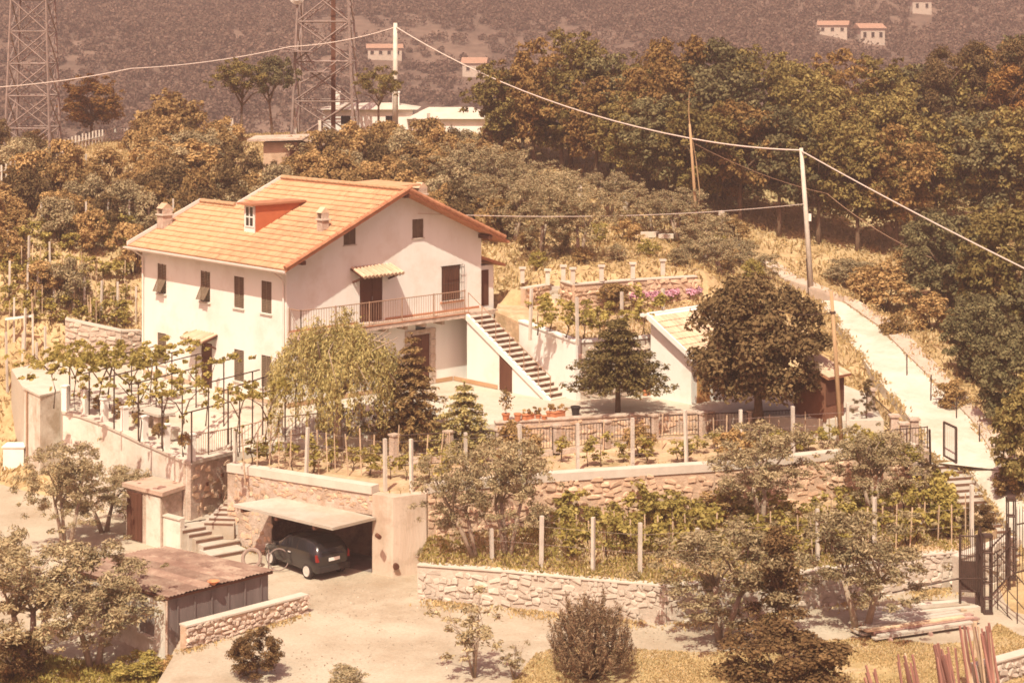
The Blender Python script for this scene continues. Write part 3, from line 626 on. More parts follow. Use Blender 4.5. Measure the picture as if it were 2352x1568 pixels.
part(rcs, 'floor', M().quad(*[V(p.x, p.y, .006) for p in (NL - W2n * .05, NR - W2n * .05, NR + W2n * ND, NL + W2n * ND)]), CONCG)
part(w2l, 'pier', M().prism([NR + W2d * .02 - W2n * .10 + V(0, 0, .02), W2[1] + V(-.02, -.13, .02), W2[2] + V(.0, -.14, .02), W2[2] + V(.1, .4, .02), W2[1] + V(.1, .4, .02), NR + W2d * .02 + W2n * .3 + V(0, 0, .02)], -.2), PIERM, label='smooth plastered corner pier')
w2r = wall('retaining_wall', 'long rough rubble retaining wall above the lower vine rows', [(W2[2] + V(.02, .02, 0), .2), (W2[3], .6), (W2[4], .7), (W2[5], .7)], .4, MORTAR, .34, .2, STONER, .30, COPE, seed=5, depth=.09, skip=.22, low=1.0)
dh = M()
for (u, v) in [(1022, 1182), (1278, 1235), (1262, 1222), (1350, 1168), (1395, 1232), (1600, 1168), (1720, 1160)]:
    p = at(u, v, 1.6)
    for i in range(2, 5):
        a, b = W2[i], W2[i + 1]
        if a.x - .5 <= (u - 1176) / F * ((a.y + b.y) / 2) <= b.x:
            t = max(0, min(1, ((u - 1176) / F * a.y - a.x) / (b.x - a.x))); c = a.lerp(b, t); d, n = outward(a, b); c.z = CZ - (v - HV) / F * c.y
            dh.box(c + n * .19, .16, .14, .2, d, n)
part(w2r, 'drain_hole', dh, DWOOD)
# stepped return wall left of the stairs, and the long plastered terrace wall with pillars
TW = YARD[3:10]
tw = wall('terrace_wall', 'long stained cream retaining wall with small white pillars on top', [(p + V(0, 0, .02), -.3) for p in TW], .35, PLASTER2, cope=.1, copem=COPE)
for k, (p, h) in enumerate(zip(TW, [1.0, .95, .9, .92, .92, .95, 1.0])):
    d, n = outward(TW[max(0, k - 1)], TW[min(6, k + 1)])
    q = M().box(p - n * .14 + V(0, 0, h / 2 + .1), .24, .24, h, d, n)
    q.box(p - n * .14 + V(0, 0, h + .125), .3, .3, .05, d, n)
    part(tw, 'pillar', q, PLASTER)
B0, B1, B2 = YARD[:3]
bs = root('wall_bastion', 'tall whitewashed corner bastion at the left end of the terrace wall', 'wall', (B1.x, B1.y, 0))
part(bs, 'core', M().prism([B0 + V(-.02, -.05, .12), B1 + V(0, -.06, .12), B2 + V(.02, -.04, .12), B2 + V(-.5, 1.4, .12), B0 + V(.3, .9, .12)], -.3), PLASTER2)
part(bs, 'coping', M().prism([B0 + V(-.08, -.09, .2), B1 + V(0, -.14, .2), B2 + V(.0, -.06, .2), B2 + V(-.5, 1.3, .2), B0 + V(.3, .8, .2)], 3.73), COPE)
part(bs, 'drainpipe', M().tube([B0.lerp(B1, .25) + V(-.05, -.1, .1), B0.lerp(B1, .25) + V(-.05, -.1, -3.6)], .05, 6), RAILM)
RW = [at(432, 1067, 2.9), at(531, 1043, 2.72)]
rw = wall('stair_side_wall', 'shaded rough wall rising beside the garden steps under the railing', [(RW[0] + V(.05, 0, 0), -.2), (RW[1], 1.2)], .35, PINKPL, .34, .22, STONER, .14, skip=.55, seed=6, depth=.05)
q = M(); d, n = outward(*RW)
for (u, v) in [(505, 1090), (528, 1093), (500, 1138), (499, 1162), (470, 1110)]:
    t = (u - 432) / 99; c = RW[0].lerp(RW[1], t); c.z = CZ - (v - HV) / F * c.y; q.box(c + n * .07, .12, .12, .14, d, n)
part(rw, 'drain_hole', q, DWOOD)
# rubble kerb under the flower pots (edge of the upper yard)
KE = YARD[13:17]
wall('yard_kerb_wall', 'low rough edging wall under the flower pots', [(p + V(0, -.05, .03), 2.6) for p in KE], .3, PINKPL, .3, .2, STONER, .06, PINKPL, skip=.3, seed=8, depth=.06)
# terraces right of the house
wall('white_side_wall', 'white plastered wall running up beside the outdoor staircase', [(V(.36, 82.3, 6.55), 3.2), (at(1325, 787, 6.22), 3.2)], .25, PLASTER, cope=.08, copem=PLASTER)
wall('garden_wall', 'rubble garden wall with white top behind the flat fir', [(at(1325, 787, 6.2) + V(.02, .02, 0), 3.4), (at(1565, 771, 6.2), 3.4)], .3, MORTARP, .34, .22, STONE, .1, PLASTER, skip=.15, seed=9, maxn=220)
OW = [at(1205, 664, 7.6), at(1262, 655, 7.6)]
wall('orchard_wall', 'short stone wall left of the little garden stairs', [(OW[0], 6.4), (OW[1], 6.4)], .3, MORTAR, .3, .2, STONER, .06, seed=10, maxn=120)
OR = [at(1318, 655, 7.85), at(1440, 645, 7.85), at(1600, 636, 7.9)]
ow = wall('orchard_wall', 'brown stone terrace wall with little white pillars below the orchard', [(at(1290, 647, 7.85), 6.4)] + [(p, 6.4) for p in OR], .3, MORTAR, .30, .2, STONER, .06, seed=11)
for (u, v, zt) in [(1294, 646, 7.9), (1316, 652, 7.9), (1382, 646, 7.95), (1454, 640, 7.95), (1523, 632, 8.0), (1258, 655, 7.65), (1200, 650, 7.65)]:
    p = at(u, v, zt); c = M().box(p + V(0, .15, .32), .2, .2, .66); c.box(p + V(0, .15, .68), .32, .32, .08); part(ow, 'pillar', c, POSTM)
st = root('garden_steps', 'small whitish steps climbing between the orchard walls', 'steps', at(1285, 700, 6.7))
for i in range(6):
    p = at(1308 - i * 7, 706 - i * 9.5, 6.72 + i * .16); part(st, 'step', M().box(p + V(0, .25, -.3), .8, .5, .62), CONC)
W6 = [at(150, 735, 5.9), at(278, 762, 5.3), at(326, 762, 5.2)]
wall('stone_wall', 'grey stone wall left of the house below the vine stakes', [(p, 3.2) for p in W6], .4, MORTARP, .36, .24, STONE, .08, seed=12, maxn=200)
# little stone wall beside the low hut
HWa = [at(424, 1492, 0), at(704, 1407, 0)]
wall('stone_wall', 'dark stone wall with pale coping beside the flat hut', [(HWa[0] + V(0, 0, .72), -.1), (HWa[1] + V(0, 0, .58), -.1)], .28, MORTAR, .20, .13, STONE, .06, COPE, seed=13, depth=.1)
HC = [at(2245, 1580, 0), at(2420, 1530, 0)]
wall('stone_wall', 'pale stone wall in the bottom right corner behind the stakes', [(HC[0] + V(0, 0, .62), -.1), (HC[1] + V(0, 0, .62), -.1)], .3, MORTARP, .26, .17, STONEP, .05, COPE, seed=14)
# wall below the gate on the right
GW = [at(2200, 1362, 0) + V(0, 0, 1.2), at(2330, 1300, .4) + V(0, 0, 1.0)]
wall('stone_wall', 'stone wall seen through the bars of the iron gate', [(GW[0], -.2), (GW[1], -.2)], .3, MORTARP, .38, .26, STONEP, .06, seed=15)
# ------------------------------------------------------------------ the house
C0 = V(-9.276, 77.0, 0); A_ = V(-.679, .734, 0).normalized(); B_ = V(.734, .679, 0); B_ = Vector((A_.y, -A_.x, 0)); Z_ = V(0, 0, 1)
ZG = 3.8; LA, LB = 11.1, 10.75; PIT = .44; OE = .62; OV = .8; ZE = 9.66; RB = 5.85; ZR = ZE + PIT * (RB + OE); TS = 8.5; RB2 = 3.3
def H(ta, tb, z): return C0 + A_ * ta + B_ * tb + Z_ * z
def roofz(tb): return ZE + PIT * (tb + OE) if tb <= RB else ZR - PIT * (tb - RB)
def facade(mb, P0, D, N, brk, topf, z0, ops, dep=.16):
    """wall face with real openings: columns between breakpoints, reveals going inward (-N)"""
    xs = sorted(set([round(b, 4) for b in brk] + [round(o[k], 4) for o in ops for k in (0, 1)]))
    for a, b in zip(xs[:-1], xs[1:]):
        z = [(z0, z0)]; m_ = (a + b) / 2
        col = sorted([(o[2], o[3]) for o in ops if o[0] - 1e-4 < m_ < o[1] + 1e-4])
        cur = z0
        for (s, e) in col + [(None, None)]:
            if s is None: ta_, tb_ = topf(a + 1e-4), topf(b - 1e-4)
            else: ta_ = tb_ = s
            if ta_ > cur + 1e-4 or tb_ > cur + 1e-4:
                mb.quad(P0 + D * a + Z_ * cur, P0 + D * b + Z_ * cur, P0 + D * b + Z_ * tb_, P0 + D * a + Z_ * ta_)
            if s is not None: cur = e
    for (a, b, s, e) in ops:
        q = -N * dep; c = [P0 + D * a + Z_ * s, P0 + D * b + Z_ * s, P0 + D * b + Z_ * e, P0 + D * a + Z_ * e]
        for i in range(4): mb.quad(c[i], c[(i + 1) % 4], c[(i + 1) % 4] + q, c[i] + q)
        mb.quad(*[p + q for p in c])
house = root('white_house', 'large white two storey house with orange tiled gable roof', 'house', H(0, 0, ZG))
NA, NB = -B_, -A_          # outward normals of the long front and of the gable front
wa = M()
opsA = [(9.1, 9.82, 7.55, 8.88), (5.6, 6.34, 7.55, 8.88), (3.05, 3.78, 7.55, 8.88), (1.05, 1.78, 7.55, 8.88),
        (9.1, 9.82, 4.42, 5.78), (3.05, 3.78, 4.45, 5.78), (1.05, 1.78, 4.45, 5.78), (5.45, 6.3, 3.83, 5.78)]
facade(wa, C0, A_, NA, [0, LA], lambda s: ZE + .12, ZG - .6, opsA)
opsB = [(2.95, 3.6, 10.27, 11.02), (6.72, 7.36, 10.28, 11.1), (3.82, 5.06, 6.9, 8.9), (8.4, 9.55, 7.36, 8.92), (6.6, 7.72, 3.83, 6.05), (6.9, 7.5, 6.2, 6.52)]
facade(wa, C0, B_, NB, [0, RB, LB], lambda s: roofz(s) - .14, ZG - .6, opsB)
wa.quad(H(LA, 0, ZG - .6), H(LA, 0, ZE + .1), H(LA, RB2, roofz(RB2) - .14), H(LA, 2 * RB2, ZE), H(LA, 2 * RB2, ZG - .6))
wa.quad(H(TS, RB2, ZG), H(TS, RB2, roofz(RB2) - .12), H(TS, RB, ZR - .14), H(TS, LB, roofz(LB) - .14), H(TS, LB, ZG))
wa.quad(H(0, LB, ZG), H(TS, LB, ZG), H(TS, LB, roofz(LB) - .13), H(0, LB, roofz(LB) - .13))
wa.quad(H(TS, 2 * RB2, ZG), H(LA, 2 * RB2, ZG), H(LA, 2 * RB2, ZE + .1), H(TS, 2 * RB2, ZE + .1))
part(house, 'wall', wa, PLASTER)
# roof deck
rf = M()
def slab(a0, a1, b0, b1, z0, z1, th=.1):
    t = [H(a0, b0, z0), H(a1, b0, z0), H(a1, b1, z1), H(a0, b1, z1)]
    rf.add(t + [p - Z_ * th for p in t], [(0, 1, 2, 3), (7, 6, 5, 4), (0, 4, 5, 1), (1, 5, 6, 2), (2, 6, 7, 3), (3, 7, 4, 0)])
slab(-OV, TS, -OE, RB, ZE - .06, ZR - .06); slab(TS, LA + .3, -OE, RB2, ZE - .062, roofz(RB2) - .062)
slab(-OV, TS, RB, 11.75, ZR - .06, roofz(11.75) - .06); slab(TS, LA + .3, RB2, 2 * RB2 + OE, roofz(RB2) - .062, ZE - .062)
roof = part(house, 'roof', rf, TILED)
# tiles of the front slope: each a small pantile
def tilemesh(name, m_, w=.245, l=.42):
    q = M(); s = [(-.5, .0), (-.32, .035), (-.1, .01), (.1, .01), (.32, .035), (.5, .0)]
    v = []
    for (y, up) in ((0, .03), (l, 0)):
        for (x, z) in s: v.append((x * w, y, z + up))
    n_ = len(s); fs = [(i, i + 1, i + 1 + n_, i + n_) for i in range(n_ - 1)]
    v += [(x * w, 0, -.02) for (x, z) in s]; fs += [(i + 1, i, 2 * n_ + i, 2 * n_ + i + 1) for i in range(n_ - 1)]
    return mesh(name, q.add(v, fs), m_)
TM = tilemesh('tile', TILE)
def tiles(rt, me, P0, D, U, nx, ny, wx, ly, skipf=None, maxn=300, name='tile', m_=TILE, jitter=.012):
    """rows of tiles: P0 lower corner, D along the eave, U up the slope (unit vectors)"""
    N = D.cross(U); Rm = Matrix((D, U, N)).transposed().to_4x4(); L_ = []
    for j in range(ny):
        for i in range(nx):
            p = P0 + D * ((i + .5) * wx) + U * (j * ly) + N * R.uniform(0, jitter)
            if skipf and skipf(p): continue
            L_.append((p, j, i))
    L_.sort(key=lambda t: t[0].length); rest = M(); b = wl(rt)
    for k, (p, j, i) in enumerate(L_):
        X = Matrix.Translation(p - b) @ Rm @ Matrix.Rotation(R.uniform(-.03, .03), 4, 'Z')
        if k < maxn:
            o = link(name, me, rt); o.matrix_local = X
        else: rest.add([b + (X @ v.co) for v in me.vertices], [tuple(f.vertices) for f in me.polygons])
    if rest.f: part(rt, name + '_rows', rest, m_, kind='stuff')
S_ = (B_ + Z_ * PIT).normalized(); cs = math.sqrt(1 + PIT * PIT)
def skipA(p):
    ta = (p - C0).dot(A_); tb = (p - C0).dot(B_)
    return tb > RB - .02 or (ta > TS and tb > RB2 - .02) or ta > LA + .3 - .05
tiles(roof, TM, H(-OV, -OE - .05, ZE - .035), A_, S_, int((LA + OV + .3) / .245), 17, .245, .405, skipA)
rc = M()
for i in range(int((TS + OV) / .4)): rc.tube([H(-OV + i * .4, RB, ZR + .0), H(-OV + i * .4 + .43, RB, ZR + .02)], [.12, .10], 8)
for i in range(int((LA + .3 - TS) / .4)): rc.tube([H(TS + i * .4, RB2, roofz(RB2)), H(TS + i * .4 + .43, RB2, roofz(RB2) + .02)], [.12, .10], 8)
part(roof, 'ridge_tiles', rc, TILE, kind='stuff')
vt = M()
for i in range(int((RB + OE) * cs / .36) + 1):       # verge tiles down both sides of the gable front
    t = i * .36 / cs; b = -OE + t
    if b < RB: vt.tube([H(-OV + .02, b - .02, roofz(b) + .03), H(-OV + .02, b + .38, roofz(b) + .03 + .38 * PIT)], [.105, .085], 7)
part(roof, 'verge_tiles', vt, TILED, kind='stuff')
for i in range(int((11.75 - RB) * cs / .36)):
    b = RB + i * .36 / cs
    part(roof, 'verge_tile', M().tube([H(-OV + .02, b - .02, roofz(b) + .035), H(-OV + .02, b + .35, roofz(b) + .02 - .35 * PIT)], [.085, .115], 8), TILED)
vl = M(); part(roof, 'verge_board', M().obox(H(LA + .3 - .04, -OE, ZE - .05), A_ * .06, B_ * (RB2 + OE) + Z_ * PIT * (RB2 + OE), Z_ * .16), GUT)
part(roof, 'verge_board', M().obox(H(TS - .02, RB2 + .03, roofz(RB2) - .05), A_ * .06, B_ * (RB - RB2) + Z_ * PIT * (RB - RB2), Z_ * .14), GUT)

gt = M()
prof = [(-.07, .0), (-.05, -.07), (0, -.095), (.05, -.07), (.07, 0)]
pts = []
for ta in (-OV - .02, LA + .3 + .1): pts += [H(ta, -OE - .10 + x, ZE - .10 + z) for (x, z) in prof]
gt.add(pts, [(i, i + 1, i + 6, i + 5) for i in range(4)] + [(0, 1, 2, 3, 4), (9, 8, 7, 6, 5)])
part(house, 'gutter', gt, GUT)
part(house, 'eave_board', M().obox(H(-OV + .02, -OE + .01, ZE - .26), A_ * (LA + OV + .3 - .04), B_ * .03, Z_ * .12), GUT)
dp = M().tube([H(.12, -OE - .1, ZE - .15), H(.12, -.12, ZE - .6), H(.12, -.07, ZE - .9), H(.12, -.07, ZG)], .045, 6); part(house, 'downpipe', dp, GUT)
dp = M().tube([H(LA - .15, -OE - .1, ZE - .15), H(LA - .15, -.1, ZE - .55), H(LA - .15, -.07, ZE - .9), H(LA - .15, -.07, ZG)], .045, 6); part(house, 'downpipe', dp, GUT)
for b in (.35, RB, LB - .1):
    z = roofz(b) - .2
    part(house, 'purlin', M().obox(H(-OV + .05, b - .09, z - .17), A_ * (OV - .05), B_ * .18, Z_ * .17), DWOOD)
# shutters
def shutter(P, D, N, w, h, open_=False, m_=SHUT):
    """louvred two leaf shutter in its opening; open_: lower halves tilted out from the hinge line"""
    s = part(house, 'window_shutter', M().obox(P + N * .012, D * .035, N * .04, Z_ * h).obox(P + D * (w - .035) + N * .012, D * .035, N * .04, Z_ * h).obox(P + D * (w / 2 - .03) + N * .012, D * .06, N * .04, Z_ * (h if not open_ else h)), m_,
             label='shutter with its lower halves tilted outwards' if open_ else None)
    lv = M(); n = 20; half = h * .52
    for i in range(n):
        z = h * i / n
        if open_ and z < half: continue
        lv.obox(P + N * .008 + Z_ * z + D * .03, D * (w - .06), N * .035 - Z_ * .03, Z_ * .012)
    part(s, 'slats', lv, m_, kind='stuff')
    if open_:
        for k in range(2):
            q = M(); w2 = w / 2 - .02; o = P + D * (k * w / 2 + .01) + Z_ * half + N * .03; dn = (N * .42 - Z_ * .9).normalized() * (half - .03) if k else (N * .5 - Z_ * .86).normalized() * (half - .03)
            nn = D.cross(dn).normalized()
            for e in (0, w2 - .04): q.obox(o + D * e, D * .04, dn, nn * .03)
            for i in range(13): q.obox(o + D * .03 + dn * (i / 13), D * (w2 - .06), dn * .06, nn * .015)
            part(s, 'tilted_leaf', q, m_)
        part(s, 'dark_opening', M().obox(P - N * .1 + Z_ * .02, D * w, N * .02, Z_ * half), DKGL)
    else: part(s, 'backing', M().obox(P - N * .03, D * w, N * .02, Z_ * h), DWOOD)
    return s
for i, (a, b, s, e) in enumerate(opsA[:7]):
    shutter(H(a + .01, 0, s) - NA * .0 - NA * .06, A_, NA, b - a - .02, e - s, i < 2)
    part(house, 'window_sill', M().obox(H(a - .06, 0, s - .06), A_ * (b - a + .12), NA * .07, Z_ * .055), PLASTER2)
for (a, b, s, e) in opsB[:2]: shutter(H(0, a + .01, s) - NB * .07, B_, NB, b - a - .02, e - s, False, SHUT); part(house, 'window_sill', M().obox(H(0, a - .04, s - .05), B_ * (b - a + .08), NB * .05, Z_ * .048), COPE)
def door(P, D, N, w, h, nl=2):
    d = part(house, 'door', M().obox(P - N * .08, D * w, N * .05, Z_ * h), DWOOD)
    for k in range(nl):
        for j in range(3): part(d, 'panel', M().obox(P - N * .031 + D * (w / nl * k + .07) + Z_ * (.12 + j * h * .315), D * (w / nl - .14), N * .022, Z_ * (h * .27)), DWOOD)
    part(d, 'handle', M().box(P + D * (w * .54) + N * .02 + Z_ * 1.0, .04, .04, .14), GALV); return d
a, b, s, e = opsB[2]; door(H(0, a, s), B_, NB, b - a, e - s)
a, b, s, e = opsA[7]; door(H(a, 0, s), A_, NA, b - a, e - s, 1)
a, b, s, e = opsB[4]; door(H(0, a, s), B_, NB, b - a, e - s)
sq = M()
for k in range(7):
    z = ZG + .03 + k * .33
    for sgn, bb in ((0, a - .3), (1, b + .0)): sq.obox(H(0, bb, z), B_ * .3, NB * (.04 + .02 * (k % 2)), Z_ * .31)
sq.obox(H(0, a - .3, e + .02), B_ * (b - a + .6), NB * .06, Z_ * .2)
part(house, 'door_surround', sq, PINKPL, label='old stone door surround')
a, b, s, e = opsB[5]; part(house, 'transom_window', M().obox(H(0, a, s) - NB * .1, B_ * (b - a), NB * .03, Z_ * (e - s)), DKGL)
# barred window
a, b, s, e = opsB[3]
wn = part(house, 'window', M().obox(H(0, a, s) - NB * .12, B_ * (b - a), NB * .03, Z_ * (e - s)), DWOOD)
for k in range(2): part(wn, 'leaf', M().obox(H(0, a + .05 + k * (b - a) / 2, s + .05) - NB * .085, B_ * ((b - a) / 2 - .1), NB * .02, Z_ * (e - s - .1)), DWOOD)
for k in range(9):
    p = H(0, a - .05 + k * (b - a + .1) / 8, s - .02) + NB * .16; part(wn, 'grille_bar', M().tube([p - NB * .18, p, p + Z_ * (e - s + .02) + NB * .0, p + Z_ * (e - s + .02) - NB * .18], .012, 5), IRON)
for z in (s + .1, (s + e) / 2, e - .1): part(wn, 'grille_bar', M().tube([H(0, a - .05, z) + NB * .16, H(0, b + .05, z) + NB * .16], .012, 5), IRON)
part(wn, 'sill', M().obox(H(0, a - .08, s - .08), B_ * (b - a + .16), NB * .12, Z_ * .075), TILED)
# door canopies with curved tiles
def canopy(P, D, N, w, dep, drop, m_, label=None):
    q = M().add([P, P + D * w, P + D * w + N * dep - Z_ * drop, P + N * dep - Z_ * drop, P - Z_ * .06, P + D * w - Z_ * .06, P + D * w + N * dep - Z_ * (drop + .06), P + N * dep - Z_ * (drop + .06)],
                [(0, 3, 2, 1), (4, 5, 6, 7), (0, 4, 7, 3), (3, 7, 6, 2), (2, 6, 5, 1)])
    c = part(house, 'door_canopy', q, DWOOD, label=label)
    n = int(w / .2)
    for i in range(n):
        o = P + D * ((i + .5) * w / n) + Z_ * .02
        part(c, 'tile', M().tube([o, o + N * dep * .5 - Z_ * drop * .5, o + N * (dep + .06) - Z_ * (drop + .03)], [.06, .075, .085], 7), m_)
    for e in (.12, w - .2):
        o = P + D * e - Z_ * .06
        part(c, 'bracket', M().obox(o, D * .08, N * (dep * .9) - Z_ * (drop * .9), -Z_ * .09).obox(o - Z_ * .5, D * .08, N * (dep * .7) + Z_ * (.5 - drop * .7 - .08), -Z_ * .09), DWOOD)
canopy(H(0, 3.3, 9.27) + NB * .01, B_, NB, 2.25, .85, .3, TILEP)
canopy(H(5.0, 0, 6.22) + NA * .01, A_, NA, 1.75, .75, .22, TILEP)
# balcony
ZB = 6.88; BW = .88
bal = part(house, 'balcony', M().obox(H(0, .05, ZB - .2) + NB * .003, B_ * (LB + .15), NB * BW, Z_ * .2), PINKPL)
part(bal, 'floor_edge', M().obox(H(0, .03, ZB - .02) + NB * BW, B_ * (LB - 1.5), NB * .03, Z_ * .05), TILED)
part(house, 'terracotta_strip', M().obox(H(0, .1, ZB + .004) + NB * .004, B_ * 3.6, NB * .03, Z_ * .09).obox(H(0, 5.2, ZB + .004) + NB * .004, B_ * 5.4, NB * .03, Z_ * .09), TILED)
for b in np.arange(.6, 8.6, 1.05): part(bal, 'corbel', M().obox(H(0, b, ZB - .42) + NB * .003, B_ * .16, NB * .55, Z_ * .21), PINKPL)
def railing(rt, P, Q, h, gap=.13, m_=RAILM, posts=1.9, low=.08, name='railing', bar=.0085):
    """post, rails and bars between two floor points, each a part"""
    d = Q - P; n = max(2, int(d.xy.length / gap)); U = Z_ * h
    rl = part(rt, name, M().tube([P + U, Q + U], .022, 6).tube([P + Z_ * low, Q + Z_ * low], .015, 5), m_)
    bm = M()
    for i in range(1, n): bm.tube([P + d * (i / n) + Z_ * low, P + d * (i / n) + U], bar, 4)
    k = max(1, int(round(d.xy.length / posts)))
    for i in range(k + 1): part(rl, 'post', M().tube([P + d * (i / k) - Z_ * .25, P + d * (i / k) + U * 1.04], .026, 6), m_)
    part(rl, 'bars', bm, m_, kind='stuff'); return rl
railing(house, H(0, .1, ZB) + NB * (BW - .02), H(0, 9.0, ZB) + NB * (BW - .02), 1.0)
railing(house, H(0, .1, ZB) + NB * .05, H(0, .1, ZB) + NB * (BW - .02), 1.0)
# outdoor staircase down along -A_
NS = 18; TR = .298; RI = (ZB - ZG) / NS; SB = 9.1; SW = 1.2
stairs = part(house, 'staircase', M().add([H(0, SB + .02, ZG) + NB * (BW), H(0, SB + .02, ZG) + NB * (BW + (NS - 1) * TR), H(0, SB + .02, ZB - RI - .02) + NB * BW, H(0, SB + SW, ZG) + NB * BW, H(0, SB + SW, ZG) + NB * (BW + (NS - 1) * TR), H(0, SB + SW, ZB - RI - .02) + NB * BW],
              [(0, 2, 1), (3, 4, 5), (0, 1, 4, 3), (1, 2, 5, 4), (0, 3, 5, 2)]), PLASTER)
for i in range(NS):
    z = ZB - (i + 1) * RI; o = H(0, SB, z) + NB * (BW + i * TR)
    part(stairs, 'step', M().obox(o, B_ * SW, NB * (TR + .01), Z_ * .04).obox(o - NB * .0 - Z_ * (RI - .04), B_ * SW, NB * (TR - .03), Z_ * (RI - .042)), COPE)
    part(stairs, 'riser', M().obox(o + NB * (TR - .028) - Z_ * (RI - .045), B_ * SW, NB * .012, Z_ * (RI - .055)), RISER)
part(stairs, 'flank_strip', M().add([H(0, SB - .06, ZB - .02) + NB * BW, H(0, SB - .06, ZG + .0) + NB * (BW + NS * TR), H(0, SB - .06, ZG + .0) + NB * (BW + NS * TR - .4), H(0, SB - .06, ZB - .30) + NB * (BW),
     H(0, SB + .1, ZB - .02) + NB * BW, H(0, SB + .1, ZG) + NB * (BW + NS * TR), H(0, SB + .1, ZG) + NB * (BW + NS * TR - .4), H(0, SB + .1, ZB - .30) + NB * BW], [(0, 1, 2, 3), (7, 6, 5, 4), (0, 4, 5, 1), (3, 2, 6, 7)]), PLASTER)
dr = part(stairs, 'cellar_door', M().obox(H(0, SB - .012, ZG + .02) + NB * (BW + 2.15), NB * .78, B_ * .03, Z_ * 1.3).add([H(0, SB - .012, ZG + 1.32) + NB * (BW + 2.15), H(0, SB - .012, ZG + 1.32) + NB * (BW + 2.93), H(0, SB - .012, ZG + 1.72) + NB * (BW + 2.15)], [(0, 1, 2)]), DWOOD)
pr = [H(0, SB + .1, ZB - i * RI) + NB * (BW + i * TR) for i in (0, 3, 6, 9, 12, 15, 17.5)]
rl = part(stairs, 'handrail', M().tube([p + Z_ * .9 for p in pr], .02, 5), RAILM)
for p in pr: part(rl, 'post', M().tube([p - Z_ * .15, p + Z_ * .9], .02, 5), RAILM)
part(house, 'skirting', M().obox(H(0, .02, ZG + .02) + NB * .0, B_ * 6.2, NB * .03, Z_ * .18).obox(H(0, 8.05, ZG + .02), B_ * .98, NB * .03, Z_ * .18).obox(H(0, SB - .034, ZG + .02) + NB * .03, NB * (BW + 2.0), -B_ * .0 + B_ * .03, Z_ * .18), TILE)
part(house, 'skirting', M().obox(H(0, 0, ZG + .02), A_ * 5.2, NA * .03, Z_ * .16).obox(H(6.5, 0, ZG + .02), A_ * 4.6, NA * .03, Z_ * .16), TILEP)
# dormer on the front slope
dm = M(); d0, d1, f, zt = 4.35, 5.2, 1.5, 11.74; bk = (zt - ZE) / PIT - OE
dm.quad(H(d0, f, roofz(f) - .05), H(d1, f, roofz(f) - .05), H(d1, f, zt), H(d0, f, zt)); dm.quad(H(d1, f, roofz(f) - .05), H(d1, f, zt), H(d1, bk, zt))
dorm = part(house, 'dormer', dm, PLASTER)
part(dorm, 'cheek', M().add([H(d0, f, roofz(f) - .05), H(d0, f, zt), H(d0, bk, zt)] + [p + A_ * .05 for p in (H(d0, f, roofz(f) - .05), H(d0, f, zt), H(d0, bk, zt))], [(0, 2, 1), (3, 4, 5), (0, 1, 4, 3)]), REDPL, label='red brown rendered side of the dormer')
part(dorm, 'lid', M().obox(H(d0 - .12, f - .25, zt + .003), A_ * (d1 - d0 + .35), B_ * (bk - f + .3), Z_ * .09), TILED)
part(dorm, 'window_pane', M().obox(H(d0 + .14, f - .012, roofz(f) + .22), A_ * (d1 - d0 - .28), B_ * .02, Z_ * .85), DKGL)
fr = M()
for z in (roofz(f) + .18, roofz(f) + .6, roofz(f) + 1.06): fr.obox(H(d0 + .1, f - .03, z), A_ * (d1 - d0 - .2), B_ * .03, Z_ * .055)
for x in (d0 + .1, (d0 + d1) / 2 - .025, d1 - .16): fr.obox(H(x, f - .033, roofz(f) + .18), A_ * .05, B_ * .03, Z_ * .9)
part(dorm, 'window_frame', fr, WHITE)
# second little roof beyond the ridge
part(house, 'rear_dormer_roof', M().obox(H(1.0, RB + .3, ZR - .12), A_ * 3.2, B_ * 1.9 + Z_ * .05, Z_ * .1), TILE)
# chimneys
def chimney(ta, tb, h, w=.5, lab=None):
    z = roofz(tb) - .2; c = part(house, 'chimney', M().obox(H(ta, tb, z), A_ * w, B_ * w, Z_ * (h + .2)), PINKPL, label=lab)
    part(c, 'cap', M().obox(H(ta - .06, tb - .06, z + h + .2), A_ * (w + .12), B_ * (w + .12), Z_ * .06), COPE)
    q = M(); o = H(ta, tb, z + h + .26)
    q.obox(o, A_ * .07, B_ * w, Z_ * .26).obox(o + A_ * (w - .07), A_ * .07, B_ * w, Z_ * .26)
    part(c, 'vent', q, PINKPL)
    part(c, 'top', M().add([o + Z_ * .26 - B_ * .05, o + Z_ * .26 + A_ * w - B_ * .05, o + Z_ * .26 + A_ * w + B_ * (w + .05), o + Z_ * .26 + B_ * (w + .05), o + Z_ * .5 + B_ * (w / 2), o + Z_ * .5 + A_ * w + B_ * (w / 2)],
         [(0, 1, 5, 4), (2, 3, 4, 5), (0, 4, 3), (1, 2, 5), (3, 2, 1, 0)]), TILEP)
chimney(10.8, .9, .55); chimney(.5, 2.2, .42, .36); chimney(1.4, 8.3, .55, .45)
# lean-to porch on the far side
lt = part(house, 'porch', M().obox(H(.3, LB + .02, 5.5), A_ * 3.5, B_ * 1.0, Z_ * 3.2), PLASTER)
part(lt, 'roof', M().add([H(.0, LB + .01, 9.2), H(4, LB + .01, 9.2), H(4, LB + 1.5, 8.72), H(.0, LB + 1.5, 8.72), H(.0, LB + .01, 9.08), H(4, LB + .01, 9.08), H(4, LB + 1.5, 8.6), H(.0, LB + 1.5, 8.6)],
     [(0, 1, 2, 3), (7, 6, 5, 4), (0, 3, 7, 4), (3, 2, 6, 7), (1, 5, 6, 2)]), TILED)
part(lt, 'door', M().obox(H(.28, LB + .2, 6.9), B_ * .5, A_ * .03, Z_ * 1.6), DWOOD)
